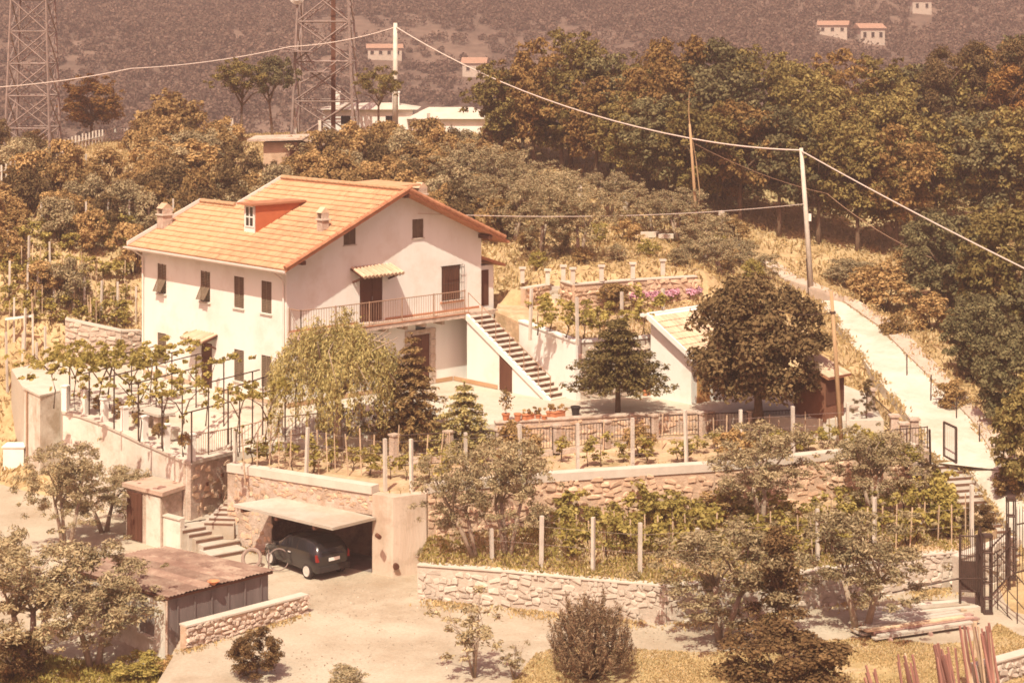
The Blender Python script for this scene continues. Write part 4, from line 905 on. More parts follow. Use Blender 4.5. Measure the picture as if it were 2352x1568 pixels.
# ------------------------------------------------------------------ outbuildings
e_ = B_.copy(); f_ = A_.copy()
SE = V(7.47, 77.4, 0)     # front left eave corner of the shed
shed = root('tiled_shed', 'white outbuilding with pale tiled roof behind the dark round tree', 'shed', (SE.x, SE.y, 3.8))
def S(a, b, z): return SE + e_ * a + f_ * b + Z_ * z
sw_ = M()
for (p, q) in ((S(.25, .3, 3.7), S(4.7, .3, 3.7)), (S(4.7, .3, 3.7), S(4.7, 2.6, 3.7))): sw_.quad(p, q, q + Z_ * 2.0, p + Z_ * 2.0)
sw_.add([S(.25, .3, 3.7), S(.25, 2.6, 3.7), S(.25, 2.6, 7.1), S(.25, .3, 5.72)], [(0, 3, 2, 1)])
part(shed, 'wall', sw_, PLASTER)
pit = 1.5 / 2.6; U_ = (f_ + Z_ * pit).normalized(); sl = 2.6 * math.sqrt(1 + pit * pit)
sr = part(shed, 'roof', M().obox(S(0, 0, 5.7), e_ * 5.0, U_ * sl, e_.cross(U_) * .1 if e_.cross(U_).z > 0 else U_.cross(e_) * .1), PLASTER)
part(shed, 'verge_board', M().obox(S(-.1, -.05, 5.66), e_ * .1, U_ * (sl + .1), (e_.cross(U_) if e_.cross(U_).z > 0 else U_.cross(e_)) * .2), WHITE)
part(shed, 'ridge_board', M().obox(S(-.1, 2.6, 7.2), e_ * 5.1, f_ * .3, Z_ * .12), WHITE)
TMP = tilemesh('tile', TILEP, .27, .42)
tiles(sr, TMP, S(0, -.02, 5.81), e_, U_, 18, 7, .27, .40, None, 182, 'tile', TILEP)
part(shed, 'door', M().obox(S(.6, .28, 3.8), e_ * .8, f_ * .02, Z_ * 1.7), mat('ochre_door', (.42, .22, .08), (.5, .27, .11), 3, .7))
# small dark lean-to shed at the right end
k0 = at(1905, 965, 3.8); SE2 = V(k0.x, k0.y, 0)
def S2(a, b, z): return SE2 + e_ * a + f_ * b + Z_ * z
ls = root('lean_to_shed', 'little dark lean-to with layered tile roof at the foot of the ramp', 'shed', (SE2.x, SE2.y, 3.8))
part(ls, 'wall', M().obox(S2(0, .2, 3.7), e_ * 1.2, f_ * 1.6, Z_ * 1.75), mat('brown_shed_board', (.17, .075, .045), (.22, .10, .06), 3))
lr = part(ls, 'roof', M().obox(S2(-.15, -.05, 5.42), e_ * 1.5, f_ * 1.6 + Z_ * .55, Z_ * .09), TILED)
for i in range(6):
    for j in range(4): part(lr, 'tile', M().obox(S2(-.14 + i * .245, -.08 + j * .4, 5.515 + j * .1375), e_ * .23, f_ * .42 + Z_ * .15, Z_ * .035), TILEP)
part(ls, 'upper_roof', M().obox(S2(-.2, 1.7, 6.35), e_ * .95, f_ * .8 + Z_ * .3, Z_ * .1), TILED)
part(ls, 'plank_wall', M().obox(S2(.02, .17, 4.35), e_ * 1.16, f_ * .02, Z_ * 1.05), DWOOD)
# ---- cantilevered slab over the car
q0, q1, q2, q3 = at(536,1157,2.08), at(764,1211,2.08), at(863,1187,2.03), at(656,1138,2.12)
cs_ = root('carport_slab', 'white concrete slab roof jutting from the wall above the parked car', 'carport', (q2.x, q2.y, 2.0))
part(cs_, 'slab', M().prism([q0, q1, q2, q3], [q.z - .1 for q in (q0, q1, q2, q3)]), CONC)
for t in (.07, .42, .8):
    a = q0.lerp(q1, t) - Z_ * .1; b = q3.lerp(q2, t) - Z_ * .1; d = (b - a).normalized(); s = (q1 - q0).normalized()
    part(cs_, 'beam', M().obox(a + d * .02 - Z_ * .003 - Z_ * .14, s * .1, b - a, Z_ * .14), DWOOD)
single('pipe_stub', M().tube([at(866, 1226, 1.55) + V(0, -.12, 0), at(866, 1226, 1.55) + V(.12, -.35, -.02)], .08, 8), DWOOD, 'short dark pipe end sticking out of the plaster pier', 'pipe', at(866, 1226, 1.55))
single('pipe_stub', M().tube([at(905, 1292, .45) + V(0, .05, 0), at(905, 1292, .45) + V(.1, -.32, -.05)], [.05, .12], 8), DWOOD, 'dark broken outlet low down on the plaster pier', 'pipe', at(905, 1292, .4))
# ---- privy hut with flat slab roof
h0, h1, h2, h3 = at(280,1108,2.12), at(373,1131,2.12), at(436,1110,2.12), at(345,1092,2.12)
ph = root('privy_hut', 'small rough hut with flat slab roof beside the garden steps', 'hut', (h1.x, h1.y, 0))
ins = (h0 + h1 + h2 + h3) / 4
w_ = [h.lerp(ins, .13) for h in (h0, h1, h2, h3)]
part(ph, 'wall', M().prism([p - Z_ * .16 for p in w_], -.2), PINKPL)
part(ph, 'roof_slab', M().prism([h0, h1, h2, h3], h0.z - .15), mat('hut_slab', (.40, .28, .21), (.50, .36, .28), 2, .95, .3, 9))
d_ = (w_[1] - w_[0]); d_.z = 0; L0 = d_.length; d_.normalize(); n_ = Vector((d_.y, -d_.x, 0)); n_ = n_ if n_.y < 0 else -n_
o_ = Vector((w_[0].x, w_[0].y, 0)) + n_ * .01
dd = part(ph, 'door', M().obox(o_ + d_ * .1 + Z_ * .05, d_ * (L0 * .42), n_ * .04, Z_ * 1.8), DWOOD)
for k in range(4): part(dd, 'plank', M().obox(o_ + d_ * (.11 + k * L0 * .105) + Z_ * .08 + n_ * .04, d_ * (L0 * .095), n_ * .012, Z_ * 1.73), DWOOD)
part(ph, 'whitewash_panel', M().obox(o_ + d_ * (L0 * .56 + .05), d_ * (L0 * .4), n_ * .02, Z_ * 1.88), PLASTER2)
lw = [at(362,1250,.05), at(417,1262,.05)]
wall('low_wall', 'low whitish rendered wall between the hut and the steps', [(lw[0] + Z_ * 1.15, -.2), (lw[1] + Z_ * 1.1, -.2)], .22, PLASTER2, cope=.05, seed=21)
# ---- flat-roofed store in the lower left
r0, r1, r2 = at(386,1372,1.42), at(627,1311,1.40), at(300,1250,1.4)
aa = (r2 - r1); aa = V(-.70, .714, 0); r3 = r0 + aa * 6.3 - Z_ * .30; r2 = r1 + aa * 6.3 - Z_ * .45
lh = root('flat_hut', 'long low hut with rusty sheet roof in the lower left', 'hut', (r0.x, r0.y, 0))
c_ = (r0 + r1 + r2 + r3) / 4
i0, i1, i2, i3 = [r.lerp(c_, .045) for r in (r0, r1, r2, r3)]
part(lh, 'wall', M().prism([p - Z_ * .1 for p in (i0, i1, i2, i3)], -1.0), CONCG)
bb = (r1 - r0); bb.z = 0; bb.normalize(); nf = Vector((aa.y, -aa.x, 0)); nf = nf if nf.y < 0 else -nf
fw = M(); o_ = Vector((i0.x, i0.y, 0)) + nf * .012; FL = 6.0
FO = [(.75, 1.6, -.03, .88), (2.3, 2.95, -.03, .86), (3.6, 4.25, -.05, .82), (4.85, 5.45, -.1, .78)]
facade(fw, o_, aa, nf, [0, FL], lambda s: 1.24 - s * .045, -1.0, FO, .14); part(lh, 'front_wall', fw, PLASTER2)
for (a, b, s, e) in FO:
    w = part(lh, 'window', M().obox(o_ + aa * a + Z_ * s - nf * .13, aa * (b - a), nf * .02, Z_ * (e - s)), DKGL)
    part(w, 'frame', M().obox(o_ + aa * a + Z_ * s - nf * .11, aa * .05, nf * .03, Z_ * (e - s)).obox(o_ + aa * (b - .05) + Z_ * s - nf * .11, aa * .05, nf * .03, Z_ * (e - s)).obox(o_ + aa * ((a + b) / 2 - .02) + Z_ * s - nf * .11, aa * .04, nf * .03, Z_ * (e - s)), WHITE)
    part(w, 'sill', M().obox(o_ + aa * (a - .1) + Z_ * (s - .08) + nf * .003, aa * (b - a + .2), nf * .1, Z_ * .07), COPE)
rfm = M(); 
lr = part(lh, 'roof', M().prism([r0, r1, r2, r3], [p.z - .08 for p in (r0, r1, r2, r3)]), DWOOD)
for k in range(7):
    a0 = k / 7; a1 = (k + 1) / 7; p = M(); n2 = 9; vv = []
    for j in range(n2 + 1):
        t = a0 + (a1 - a0 + .006) * j / n2
        for s in (0, 1):
            base = r0.lerp(r1, t) if s == 0 else r3.lerp(r2, t)
            vv.append(base + (base - (r3 if s == 0 else r0).lerp(r2 if s == 0 else r1, t)).normalized() * .05 + Z_ * (.02 + .035 * (j % 2) + .02 * (k % 2)))
    p.add(vv, [(2 * j, 2 * j + 1, 2 * j + 3, 2 * j + 2) for j in range(n2)]); part(lr, 'roof_sheet', p, ROOFTAR)
for k in range(6): t = (k + .5) / 6; part(lh, 'wall_joint', M().obox(Vector((i0.x, i0.y, 0)).lerp(Vector((i1.x, i1.y, 0)), t) - aa * .02, bb * .05, -aa * .0 + Vector((bb.y, -bb.x, 0)) * .02, Z_ * 1.22), CONCG)
single('terracotta_bowl', M().lathe([(.06, 0), (.17, .1), (.2, .13), (.15, .12), (.05, .03)], r0.lerp(r1, .42) + Z_ * .045, 12), TERRA, 'orange terracotta bowl lying at the edge of the sheet roof', 'bowl', r0.lerp(r1, .42) + Z_ * .045)
part(lh, 'downpipe', M().tube([i0 + nf * .06 - aa * .02 - Z_ * .12, Vector((i0.x, i0.y, -.9)) + nf * .06], .045, 6), PINKPL)
# ------------------------------------------------------------------ the dark hatchback under the slab
def car(loc, ang):
    rt = root('parked_car', 'dark navy small hatchback parked under the white slab roof', 'car', loc, None, ang, .93)
    # stations: x, half width, bottom, belt, roof half width, top
    S = [(-1.86,.62,.42,.86,.60,.90),(-1.80,.74,.30,.94,.66,1.02),(-1.70,.79,.24,.97,.64,1.22),(-1.45,.81,.22,.97,.60,1.41),(-.9,.815,.22,.96,.60,1.46),(-.2,.815,.22,.93,.60,1.45),(.25,.815,.22,.91,.58,1.38),(.65,.81,.22,.90,.56,1.14),(.95,.80,.22,.89,.62,.93),(1.35,.77,.22,.80,.60,.84),(1.68,.70,.24,.68,.52,.71),(1.86,.56,.34,.56,.44,.58)]
    m = M(); vs = []
    for (x, w, zb, bt, rw, tp) in S:
        ring = [(w * .82, zb), (w * .97, zb + .10), (w, (zb + bt) / 2), (w * .965, bt), (rw + (w * .965 - rw) * .12, tp - .05 * min(1, (tp - bt) * 4)), (rw * .75, tp), (0, tp + .015)]
        vs += [(x, y, z) for (y, z) in ring] + [(x, -y, z) for (y, z) in ring[:-1][::-1]]
    n = 13; fs = []
    for i in range(len(S) - 1):
        for k in range(n): fs.append((i * n + k, i * n + (k + 1) % n, (i + 1) * n + (k + 1) % n, (i + 1) * n + k))
    fs += [tuple(range(n)), tuple(range((len(S) - 1) * n, len(S) * n))[::-1]]
    m.add(vs, fs); b = link('body', mesh('body', m, CARP, True), rt)
    md = b.modifiers.new('edge', 'EDGE_SPLIT'); md.split_angle = rad(42)
    def strip(name, i0, i1, t0, t1, side, mt):
        q = M(); P = []
        for j, i in enumerate(np.linspace(i0, i1, 6)):
            i_ = min(int(i), len(S) - 2); fr = i - i_; s = [S[i_][k] * (1 - fr) + S[i_ + 1][k] * fr for k in range(6)]
            x, w, zb, bt, rw, tp = s; ya, za = w * .965, bt; yb, zb2 = rw + (w * .965 - rw) * .12, tp - .05 * min(1, (tp - bt) * 4)
            for t in (t0, t1): P.append((x, side * (ya + (yb - ya) * t + .008), za + (zb2 - za) * t))
        q.add(P, [(2 * j, 2 * j + 2, 2 * j + 3, 2 * j + 1) for j in range(5)]); return link(name, mesh(name, q, mt), rt)
    for sd in (1, -1):
        strip('side_window', 2.7, 4.5, .08, .86, sd, DKGL); strip('side_window', 4.6, 6.7, .08, .88, sd, DKGL)
        link('tail_light', mesh('tail_light', M().obox((-1.845, sd * .70 - .06, .72), (.12, 0, 0), (0, .12, 0), (.05, 0, .26)), REDL), rt)
        link('mirror', mesh('mirror', M().box((.62, sd * .92, .98), .1, .16, .12), CARP), rt)
        link('headlight', mesh('headlight', M().box((1.70, sd * .5, .62), .14, .28, .12), HUB), rt)
        link('door_handle', mesh('door_handle', M().box((-.1, sd * .822, .80), .16, .03, .035), HUB), rt)
        for x in (-1.24, 1.22):
            w = link('wheel', mesh('wheel', M(), None), rt, (x, sd * .72, .285))
            def disc(prof, mt, nm): link(nm, mesh(nm, M().add([(r * math.cos(a), y * sd, r * math.sin(a)) for (r, y) in prof for a in [2 * math.pi * k / 24 for k in range(24)]], [(i * 24 + k, i * 24 + (k + 1) % 24, (i + 1) * 24 + (k + 1) % 24, (i + 1) * 24 + k) for i in range(len(prof) - 1) for k in range(24)] + [tuple(range((len(prof) - 1) * 24, len(prof) * 24))]), mt), w)
            disc([(.285, -.09), (.29, .0), (.285, .095), (.22, .105), (.0, .09)], RUBBER, 'tyre'); disc([(.20, .09), (.195, .125), (.11, .112), (.02, .12)], HUB, 'hubcap')
    q = M().quad((-1.828, -.52, 1.0), (-1.828, .52, 1.0), (-1.56, .5, 1.36), (-1.56, -.5, 1.36)); link('rear_window', mesh('rear_window', q, DKGL), rt)
    link('windscreen', mesh('windscreen', M().quad((.93, -.6, .965), (.93, .6, .965), (.36, .5, 1.36), (.36, -.5, 1.36)), DKGL), rt)
    link('bumper', mesh('bumper', M().box((-1.84, 0, .42), .14, 1.42, .22), RUBBER), rt); link('bumper', mesh('bumper', M().box((1.82, 0, .42), .14, 1.2, .2), RUBBER), rt)
    link('number_plate', mesh('number_plate', M().box((-1.90, .0, .76), .02, .5, .12), PLATE), rt)
    link('bonnet_edge', mesh('bonnet_edge', M().box((1.2, 0, .835), .9, 1.0, .02), CARP), rt)
    return rt
wlp = at(718, 1331, 0); fwd = (W2[0] - W2[1]); fwd.z = 0; fwd.normalize(); fwd = V(-.66, .75, 0).normalized()
lft = Vector((-fwd.y, fwd.x, 0))
cc = wlp + fwd * (1.16 + .22) - lft * (.71 - .05)
car((cc.x, cc.y, 0.006), math.atan2(fwd.y, fwd.x))
tp = at(578, 1302, 0)
single('old_tyre', M().tube([tp + V(math.cos(a) * .32, math.sin(a) * .12, .32 + math.sin(a) * .3) for a in np.linspace(0, 2 * math.pi, 20)], .07, 7), mat('grey_tyre', (.24, .17, .14), (.3, .22, .18), 4), 'grey worn tyre leaning at the foot of the garden steps', 'tyre', tp)
hp = at(640, 1310, .02)
single('wire_hoop', M().tube([hp + V(math.cos(a) * .36, math.sin(a) * .1, .4 + math.sin(a) * .36) for a in np.linspace(0, 2 * math.pi, 22)], .022, 5).tube([hp + V(-.36, 0, 0), hp + V(-.36, .0, .75)], .03, 5), GALV, 'thin pale hoop with upright leaning by the car front', 'hoop', hp)
# ------------------------------------------------------------------ steps
gs = root('garden_steps', 'broad pale steps climbing from the drive between the two walls', 'steps', at(500, 1280, 0))
fl = [((483,1283),(566,1268)),((467,1262),(552,1247)),((450,1247),(536,1232)),((434,1234),(518,1220)),((419,1224),(502,1210))]
for i, (a, b) in enumerate(fl):
    z = .16 * (i + 1); p, q = at(a[0], a[1] - 8, z), at(b[0], b[1] - 8, z); d, n = outward(p, q)
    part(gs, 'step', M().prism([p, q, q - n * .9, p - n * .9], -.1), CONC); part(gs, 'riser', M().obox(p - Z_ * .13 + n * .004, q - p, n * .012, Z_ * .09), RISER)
p, q = at(419, 1212, .8), at(510, 1198, .8); d, n = outward(p, q); part(gs, 'landing', M().prism([p - n * .6, q - n * .6, q - n * 2.6, p - n * 2.2], -.1), CONC)
for i in range(5):
    z = .8 + .13 * (i + 1); p = at(468 + 11 * i, 1199 - 11 * i, z); part(gs, 'step', M().obox(p, V(1.15, -.15, 0), V(.02, .6, 0), V(0, 0, -.6)), CONC); part(gs, 'riser', M().obox(p + V(.02, -.008, -.1), V(1.1, -.14, 0), V(0, .006, 0), V(0, 0, .08)), RISER)
rs = root('ramp_steps', 'long flight of white concrete steps going down from the ramp to the iron gate', 'steps', at(2200, 1200, .8))
for i in range(17):
    z = 2.20 - .118 * i; p, q = at(2150 + 9.2 * i, 1071 + 13.6 * i, z), at(2214 + 10.4 * i, 1066 + 13.6 * i, z)
    d, n = outward(p, q); part(rs, 'step', M().prism([p, q, q - n * .62, p - n * .62], z - .8), CONC)
    part(rs, 'riser', M().obox(p - Z_ * .10 + n * .004, q - p, n * .012, Z_ * .085), RISER)  # dark strip standing in for the shadow under each nosing
# ------------------------------------------------------------------ fences and railings
yf = root('yard_fence', 'dark bar fence with pale square pillars in front of the yard', 'fence', at(1278, 1035, 3.0))
FP = [at(u, v, 3.0) for (u, v) in [(905,1058),(1030,1050),(1148,1046),(1278,1036),(1392,1025),(1502,1010),(1613,1005),(1725,1000),(1840,994),(1960,990)]]
part(yf, 'base_kerb', M(), None) if False else None
for i, p in enumerate(FP):
    c = M().box(p + Z_ * .45, .27, .27, 1.0, A_, B_); c.box(p + Z_ * .99, .34, .34, .07, A_, B_); part(yf, 'pillar', c, PINKPL)
    if i < len(FP) - 1:
        d = (FP[i + 1] - p).normalized() * .15; part(yf, 'kerb', M().obox(p + d - V(0, .1, .15), FP[i + 1] - p - d * 2, V(0, .2, 0), Z_ * .22), PINKPL)
        railing(yf, p + d + Z_ * .1, FP[i + 1] - d + Z_ * .1, .85, .125, IRON, 9, .06, 'panel', .009)
lf = root('terrace_fence', 'brown bar railing along the pergola terrace above the steps', 'fence', at(445, 1050, 2.9))
LP = [at(u, v, z) for (u, v, z) in [(447,1052,2.92),(531,1036,2.76),(640,1010,3.03),(735,1000,3.2),(830,992,3.38)]]
for i in range(4): railing(lf, LP[i] + Z_ * .05, LP[i + 1] + Z_ * .05, .85, .13, RAILM, 1.7, .08, 'panel', .010)
for p in LP[2:]: part(lf, 'pillar', M().box(p + Z_ * .5 + V(0, .2, 0), .26, .26, 1.0).box(p + Z_ * 1.03 + V(0, .2, 0), .32, .32, .06), PLASTER)
rfn = root('gate_side_fence', 'dark railing with capped pillars at the right end of the garden strip', 'fence', at(2050, 1035, 3.0))
GP = [at(2000,950,3.7), at(2035,1038,2.95), at(2080,1034,2.95), at(2130,1030,2.95)]
railing(rfn, GP[1], GP[3], .85, .13, IRON, 1.2, .08, 'panel')
railing(rfn, GP[0], at(2052, 1000, 3.3), .8, .13, IRON, 2, .08, 'panel')
for p in (GP[0], at(2054, 1012, 3.1), GP[2] + V(0, .3, 0), at(2100, 1020, 3.0)): part(rfn, 'pillar', M().box(p + Z_ * .4, .3, .3, 1.1).box(p + Z_ * 1.0, .42, .42, .08), PINKPL)
part(rfn, 'end_wall', M().prism([at(2092,1040,2.95), at(2134,1034,2.95), at(2134,1034,2.95) + V(.1, 1.2, 0), at(2092,1040,2.95) + V(0, 1.2, 0)], .8), PINKPL)
part(rfn, 'gate_post', M().tube([at(2137, 1066, 2.35), at(2135, 986, 3.85)], .045, 6), IRON)
gl = root('garden_gate', 'small open iron frame gate standing on the ramp', 'gate', at(2195, 1062, 2.4))
p, q = at(2168, 1047, 2.45), at(2196, 1061, 2.4); h_ = 1.35
for k, (a, b, w) in enumerate([(p, p + Z_ * h_, .045), (q, q + Z_ * h_, .055), (p + Z_ * h_, q + Z_ * h_, .05), (p + Z_ * .03, q + Z_ * .03, .035)]): part(gl, 'frame', M().tube([a, b], w, 5), IRON)
for k in range(1, 6): part(gl, 'bar', M().tube([p.lerp(q, k / 6) + Z_ * .03, p.lerp(q, k / 6) + Z_ * h_], .008, 4), IRON)
# iron entrance gate: lattice pillars and leaf
def lattice_pillar(rt, p, h, w=.24):
    c = part(rt, 'lattice_pillar', M().box(p + Z_ * .04, w * 1.3, w * 1.3, .08), IRON)
    for (x, y) in ((-1, -1), (1, -1), (1, 1), (-1, 1)): part(c, 'upright', M().tube([p + V(x * w / 2, y * w / 2, 0), p + V(x * w / 2, y * w / 2, h)], .026, 5), IRON)
    for k in range(1, 6):
        z = h * k / 5; q = M()
        for (a, b) in (((-1,-1),(1,-1)),((1,-1),(1,1)),((1,1),(-1,1)),((-1,1),(-1,-1))): q.tube([p + V(a[0] * w / 2, a[1] * w / 2, z), p + V(b[0] * w / 2, b[1] * w / 2, z)], .02 + .012 * (k > 3), 4)
        part(c, 'ring', q, IRON)
    part(c, 'finial', M().box(p + Z_ * (h + .04), w * 1.25, w * 1.25, .07), IRON)
ig = root('iron_gate', 'tall black iron gate with lattice pillars and sheeted leaf at the right', 'gate', at(2268, 1408, 0))
gp1, gp2, gp3 = at(2268, 1408, 0), at(2322, 1330, .35), at(2197, 1390, 0)
lattice_pillar(ig, gp1, 2.55); lattice_pillar(ig, gp2, 2.75)
def leaf_(P, Q, h, panel, nb, spear=True):
    lf_ = part(ig, 'leaf', M().tube([P + Z_ * .5, Q + Z_ * .5], .03, 5).tube([P + Z_ * h, Q + Z_ * h], .03, 5).tube([P + Z_ * (h * .72), Q + Z_ * (h * .72)], .025, 5), IRON)
    for e in (P, Q): part(lf_, 'stile', M().tube([e, e + Z_ * (h + .05)], .045, 6), IRON)
    for k in range(1, nb): t = P.lerp(Q, k / nb); part(lf_, 'bar', M().tube([t + Z_ * .5, t + Z_ * (h + (.18 if spear else 0)), t + Z_ * (h + (.28 if spear else .01))], [.011, .011, .003], 4), IRON)
    if panel: part(lf_, 'sheet_panel', M().obox(P.lerp(Q, .06) + Z_ * .52, (Q - P) * .88, V(0, .02, 0), Z_ * (h * .42)), IRON)
gq = at(2243, 1392, 0)
leaf_(gp3 + V(.12, 0, 0), gq, 2.35, True, 8); leaf_(gq + V(.1, .05, 0), gp1 + V(-.15, .1, 0), 2.5, False, 5)
leaf_(gp1 + V(.15, .2, 0), gp2 + V(-.1, -.2, 0) - Z_ * .3, 2.1, False, 9)
part(ig, 'brace', M().tube([gp3 + Z_ * .9, gp1 + Z_ * 1.15], .03, 5).tube([gp3 + V(-2.1, .3, .35), gp3 + Z_ * .9], .03, 5), IRON)
ef = root('entrance_fence', 'black spear-topped railing running out of the right edge', 'fence', gp2)
gp4 = at(2480, 1300, .35); 
rl = part(ef, 'rail', M().tube([gp2 + V(.2, 0, 1.9), gp4 + Z_ * 1.9], .03, 5).tube([gp2 + V(.2, 0, .25), gp4 + Z_ * .25], .03, 5), IRON)
for k in range(1, 24): t = gp2.lerp(gp4, k / 24); part(ef, 'bar', M().tube([t + Z_ * .25, t + Z_ * 2.35, t + Z_ * 2.5], [.013, .013, .003], 4), IRON)
hr = root('stair_rail', 'thin dark iron handrail slanting down in the bottom right corner', 'railing', at(2290, 1400, 0))
a, b = at(2285, 1395, 0), at(2390, 1660, -.0); b = V(17.2, 56.8, -.9)
part(hr, 'rail', M().tube([a + Z_ * 1.9, b + Z_ * 1.5], .022, 5).tube([a + Z_ * 1.1, b + Z_ * .7], .016, 5).tube([a + Z_ * .25, b + Z_ * .0], .016, 5), IRON)
for k in range(8): t = a.lerp(b, (k + .3) / 8); part(hr, 'post', M().tube([t - Z_ * .3, t + Z_ * (1.88 - .05 * k)], .018, 5), IRON)
STAKEW = mat('reddish_stake', (.22, .10, .08), (.34, .175, .14), 4, .9, obj_rnd=.25, streak=True)
# ------------------------------------------------------------------ lumber, bundles of stakes
lp = root('lumber_stack', 'long low stack of weathered planks on bearers beside the drive', 'lumber pile', at(2140, 1470, 0))
LA0, LA1 = at(2012, 1478, 0), at(2265, 1440, 0); d, n = outward(LA0, LA1); LL = (LA1 - LA0).length
for k in range(3): part(lp, 'bearer', M().obox(LA0 + d * (LL * (.12 + .36 * k)) - n * 1.3, d * .1, n * 1.35, Z_ * .1), REDWOOD)
for j in range(4):
    for i in range(5 - j // 2): part(lp, 'plank', M().obox(LA0 + d * R.uniform(-.2, .25) - n * (1.25 - i * .25) + Z_ * (.105 + j * .062), d * (LL - R.uniform(0, .7)), n * .21, Z_ * .05), (REDWOOD, CANE, MORTARP, CONC)[R.randrange(4)])
LB0, LB1 = at(1985, 1425, 0), at(2262, 1398, 0); d, n = outward(LB0, LB1)
ps = root('pale_boards', 'pale flat boards spread behind the lumber stack', 'boards', LB0.lerp(LB1, .5))
for j in range(4): part(ps, 'board', M().obox(LB0 + d * (j * .3) - n * (.0 + j * .33), d * ((LB1 - LB0).length * R.uniform(.7, .95)), n * .26, Z_ * (.05 + .012 * j)), COPE if j % 2 else CONC)
p = at(2240, 1510, 0); single('marker_post', M().box(p + V(0, 0, .55), .09, .09, 1.1), CANE, 'single upright wooden post in front of the lumber stack', 'post', p)
for k, (u, v, n, hh, lab) in enumerate([(2030,1640,6,1.25,'leftmost leaning bundle of reddish stakes on the grass'),(2105,1630,9,1.5,'slim leaning bundle of reddish stakes between two others'),(2190,1620,12,1.7,'broad leaning bundle of reddish stakes with pale split ends'),(2262,1590,16,1.9,'tallest thickest bundle of reddish stakes near the corner wall')]):
    b = at(u, v, 0); s = root('stake_bundle', lab, 'stakes', b, 'bundles of stakes')
    for i in range(n):
        x = R.uniform(-.3, .3) * (.6 + n / 16); y = R.uniform(-.12, .12); o = b + V(x, y, 0); tpp = o + V(-.28 + R.uniform(-.12, .12), R.uniform(-.05, .25), hh * R.uniform(.8, 1.05))
        part(s, 'stake', M().tube([o, tpp], [.045, .036], 4), STAKEW if R.random() < .8 else CANE)
# ------------------------------------------------------------------ pergola over the left terrace
pg = root('pergola', 'thin iron pergola of posts and slanting rods on the left terrace', 'pergola', aty(300, 1000))
PR_ = []   # (base pixel, top v, rod end pixel)
for (u, v, tv, du, dv) in [(524,1020,893,128,-48),(440,1063,945,185,-67),(372,1030,905,175,-60),(318,1012,878,160,-52),(262,985,862,150,-60),(205,958,855,150,-55),(160,930,838,160,-50)]:
    p = aty(u, v); h_ = (v - tv) / F * p.y; q = V(p.x + du / F * p.y * 1.0, p.y + 3.9, p.z + h_ + .15)
    part(pg, 'post', M().tube([p, p + Z_ * h_], .032, 6), IRON); part(pg, 'post', M().tube([V(q.x, q.y, yz(q.x, q.y) - .05), q], .028, 6), IRON)
    mq = (p + Z_ * h_).lerp(q, .5); part(pg, 'post', M().tube([V(mq.x, mq.y, yz(mq.x, mq.y) - .05), mq], .026, 6), IRON)
    part(pg, 'rod', M().tube([p + Z_ * h_ - (q - p - Z_ * h_).normalized() * .5, q + (q - p - Z_ * h_).normalized() * .4], .026, 6), IRON)
# bench and table on the terrace
tb = root('stone_table', 'low stone table with rubble legs under the pergola', 'table', aty(352, 985)); p = aty(352, 985)
part(tb, 'top', M().box(p + Z_ * .72, 2.0, .8, .09, -A_, B_), CONC); part(tb, 'leg', M().box(p + A_ * .6 + Z_ * .335, .35, .5, .67, A_, B_), PINKPL); part(tb, 'leg', M().box(p - A_ * .6 + Z_ * .335, .35, .5, .67, A_, B_), PINKPL)
bn = aty(385, 1003); single('stone_bench', M().box(bn + Z_ * .4, 1.3, .35, .1, -A_, B_).box(bn + A_ * .45 + Z_ * .174, .2, .3, .348, A_, B_).box(bn - A_ * .45 + Z_ * .174, .2, .3, .348, A_, B_), COPE, 'pale stone bench in front of the stone table', 'bench', bn)
# ------------------------------------------------------------------ pots on the yard edge
def pot(p, r, h, lab, m_=TERRA, pl=None, grp='flower pots on the yard edge', box=None, cat='flower pot'):
    rt = root('flower_pot', lab, cat, p, grp)
    if box: part(rt, 'pot', M().box(p + Z_ * h / 2, box, r * 2, h, B_, A_).box(p + Z_ * (h + .01), box + .04, r * 2 + .04, .03, B_, A_), m_)
    else: part(rt, 'pot', M().lathe([(r * .68, 0), (r * .95, h * .8), (r * 1.08, h * .82), (r * 1.08, h), (r * .9, h), (r * .88, h * .9)], p, 14), m_)
    if pl:
        cl = [(R.gauss(0, .1 if not box else box * .3), R.gauss(0, .08), h + pl * R.uniform(.1, .9), pl * .28) for _ in range(7)]
        part(rt, 'stem', M().tube([p + Z_ * (h * .5), p + Z_ * (h + pl * .8)], .012, 4), BARK)
        link('leaves', crownmesh('leaves', cl, int(160 + 150 * pl), .05, .035, LF_BUSH, R.randrange(9999), shell=.1), rt)
    return rt
for (u, v, r, h, pl, bx, lab) in [(1162,964,.16,.26,.95,None,'terracotta pot holding the tall rose at the left of the row'),(1189,966,.15,.3,.0,None,'empty terracotta pot next to the tall rose'),(1213,963,.12,.2,.22,.5,'small terracotta trough with low seedlings'),(1236,962,.13,.2,.3,None,'round terracotta pot with a bushy little plant'),(1250,964,.12,.18,.0,None,'squat empty terracotta pot right of the bushy little plant'),(1262,957,.14,.22,.28,None,'terracotta pot with rounded green plant behind the trough'),(1281,958,.13,.22,.3,.6,'long terracotta trough with broad leafy plants')]:
    pot(at(u, v, 3.83), r, h, lab, TERRA, pl, box=bx)
pot(at(1322, 953, 3.83), .19, .36, 'dark plastic bucket standing alone at the yard edge', RUBBER, None, None, None, 'bucket')
for k, u in enumerate((1482, 1495, 1508, 1519, 1531, 1543)): pot(at(u, 908 - k * 1.2, 3.81), .13, .22, 'small red terracotta pot in the short row at the foot of the garden wall', TERRA, .14 if k % 2 else None, 'pots along the garden wall')
bk = at(1440, 885, 3.81)
for k in range(7):
    p = bk + V(R.uniform(-.9, 1.4), R.uniform(-.5, .3), 0)
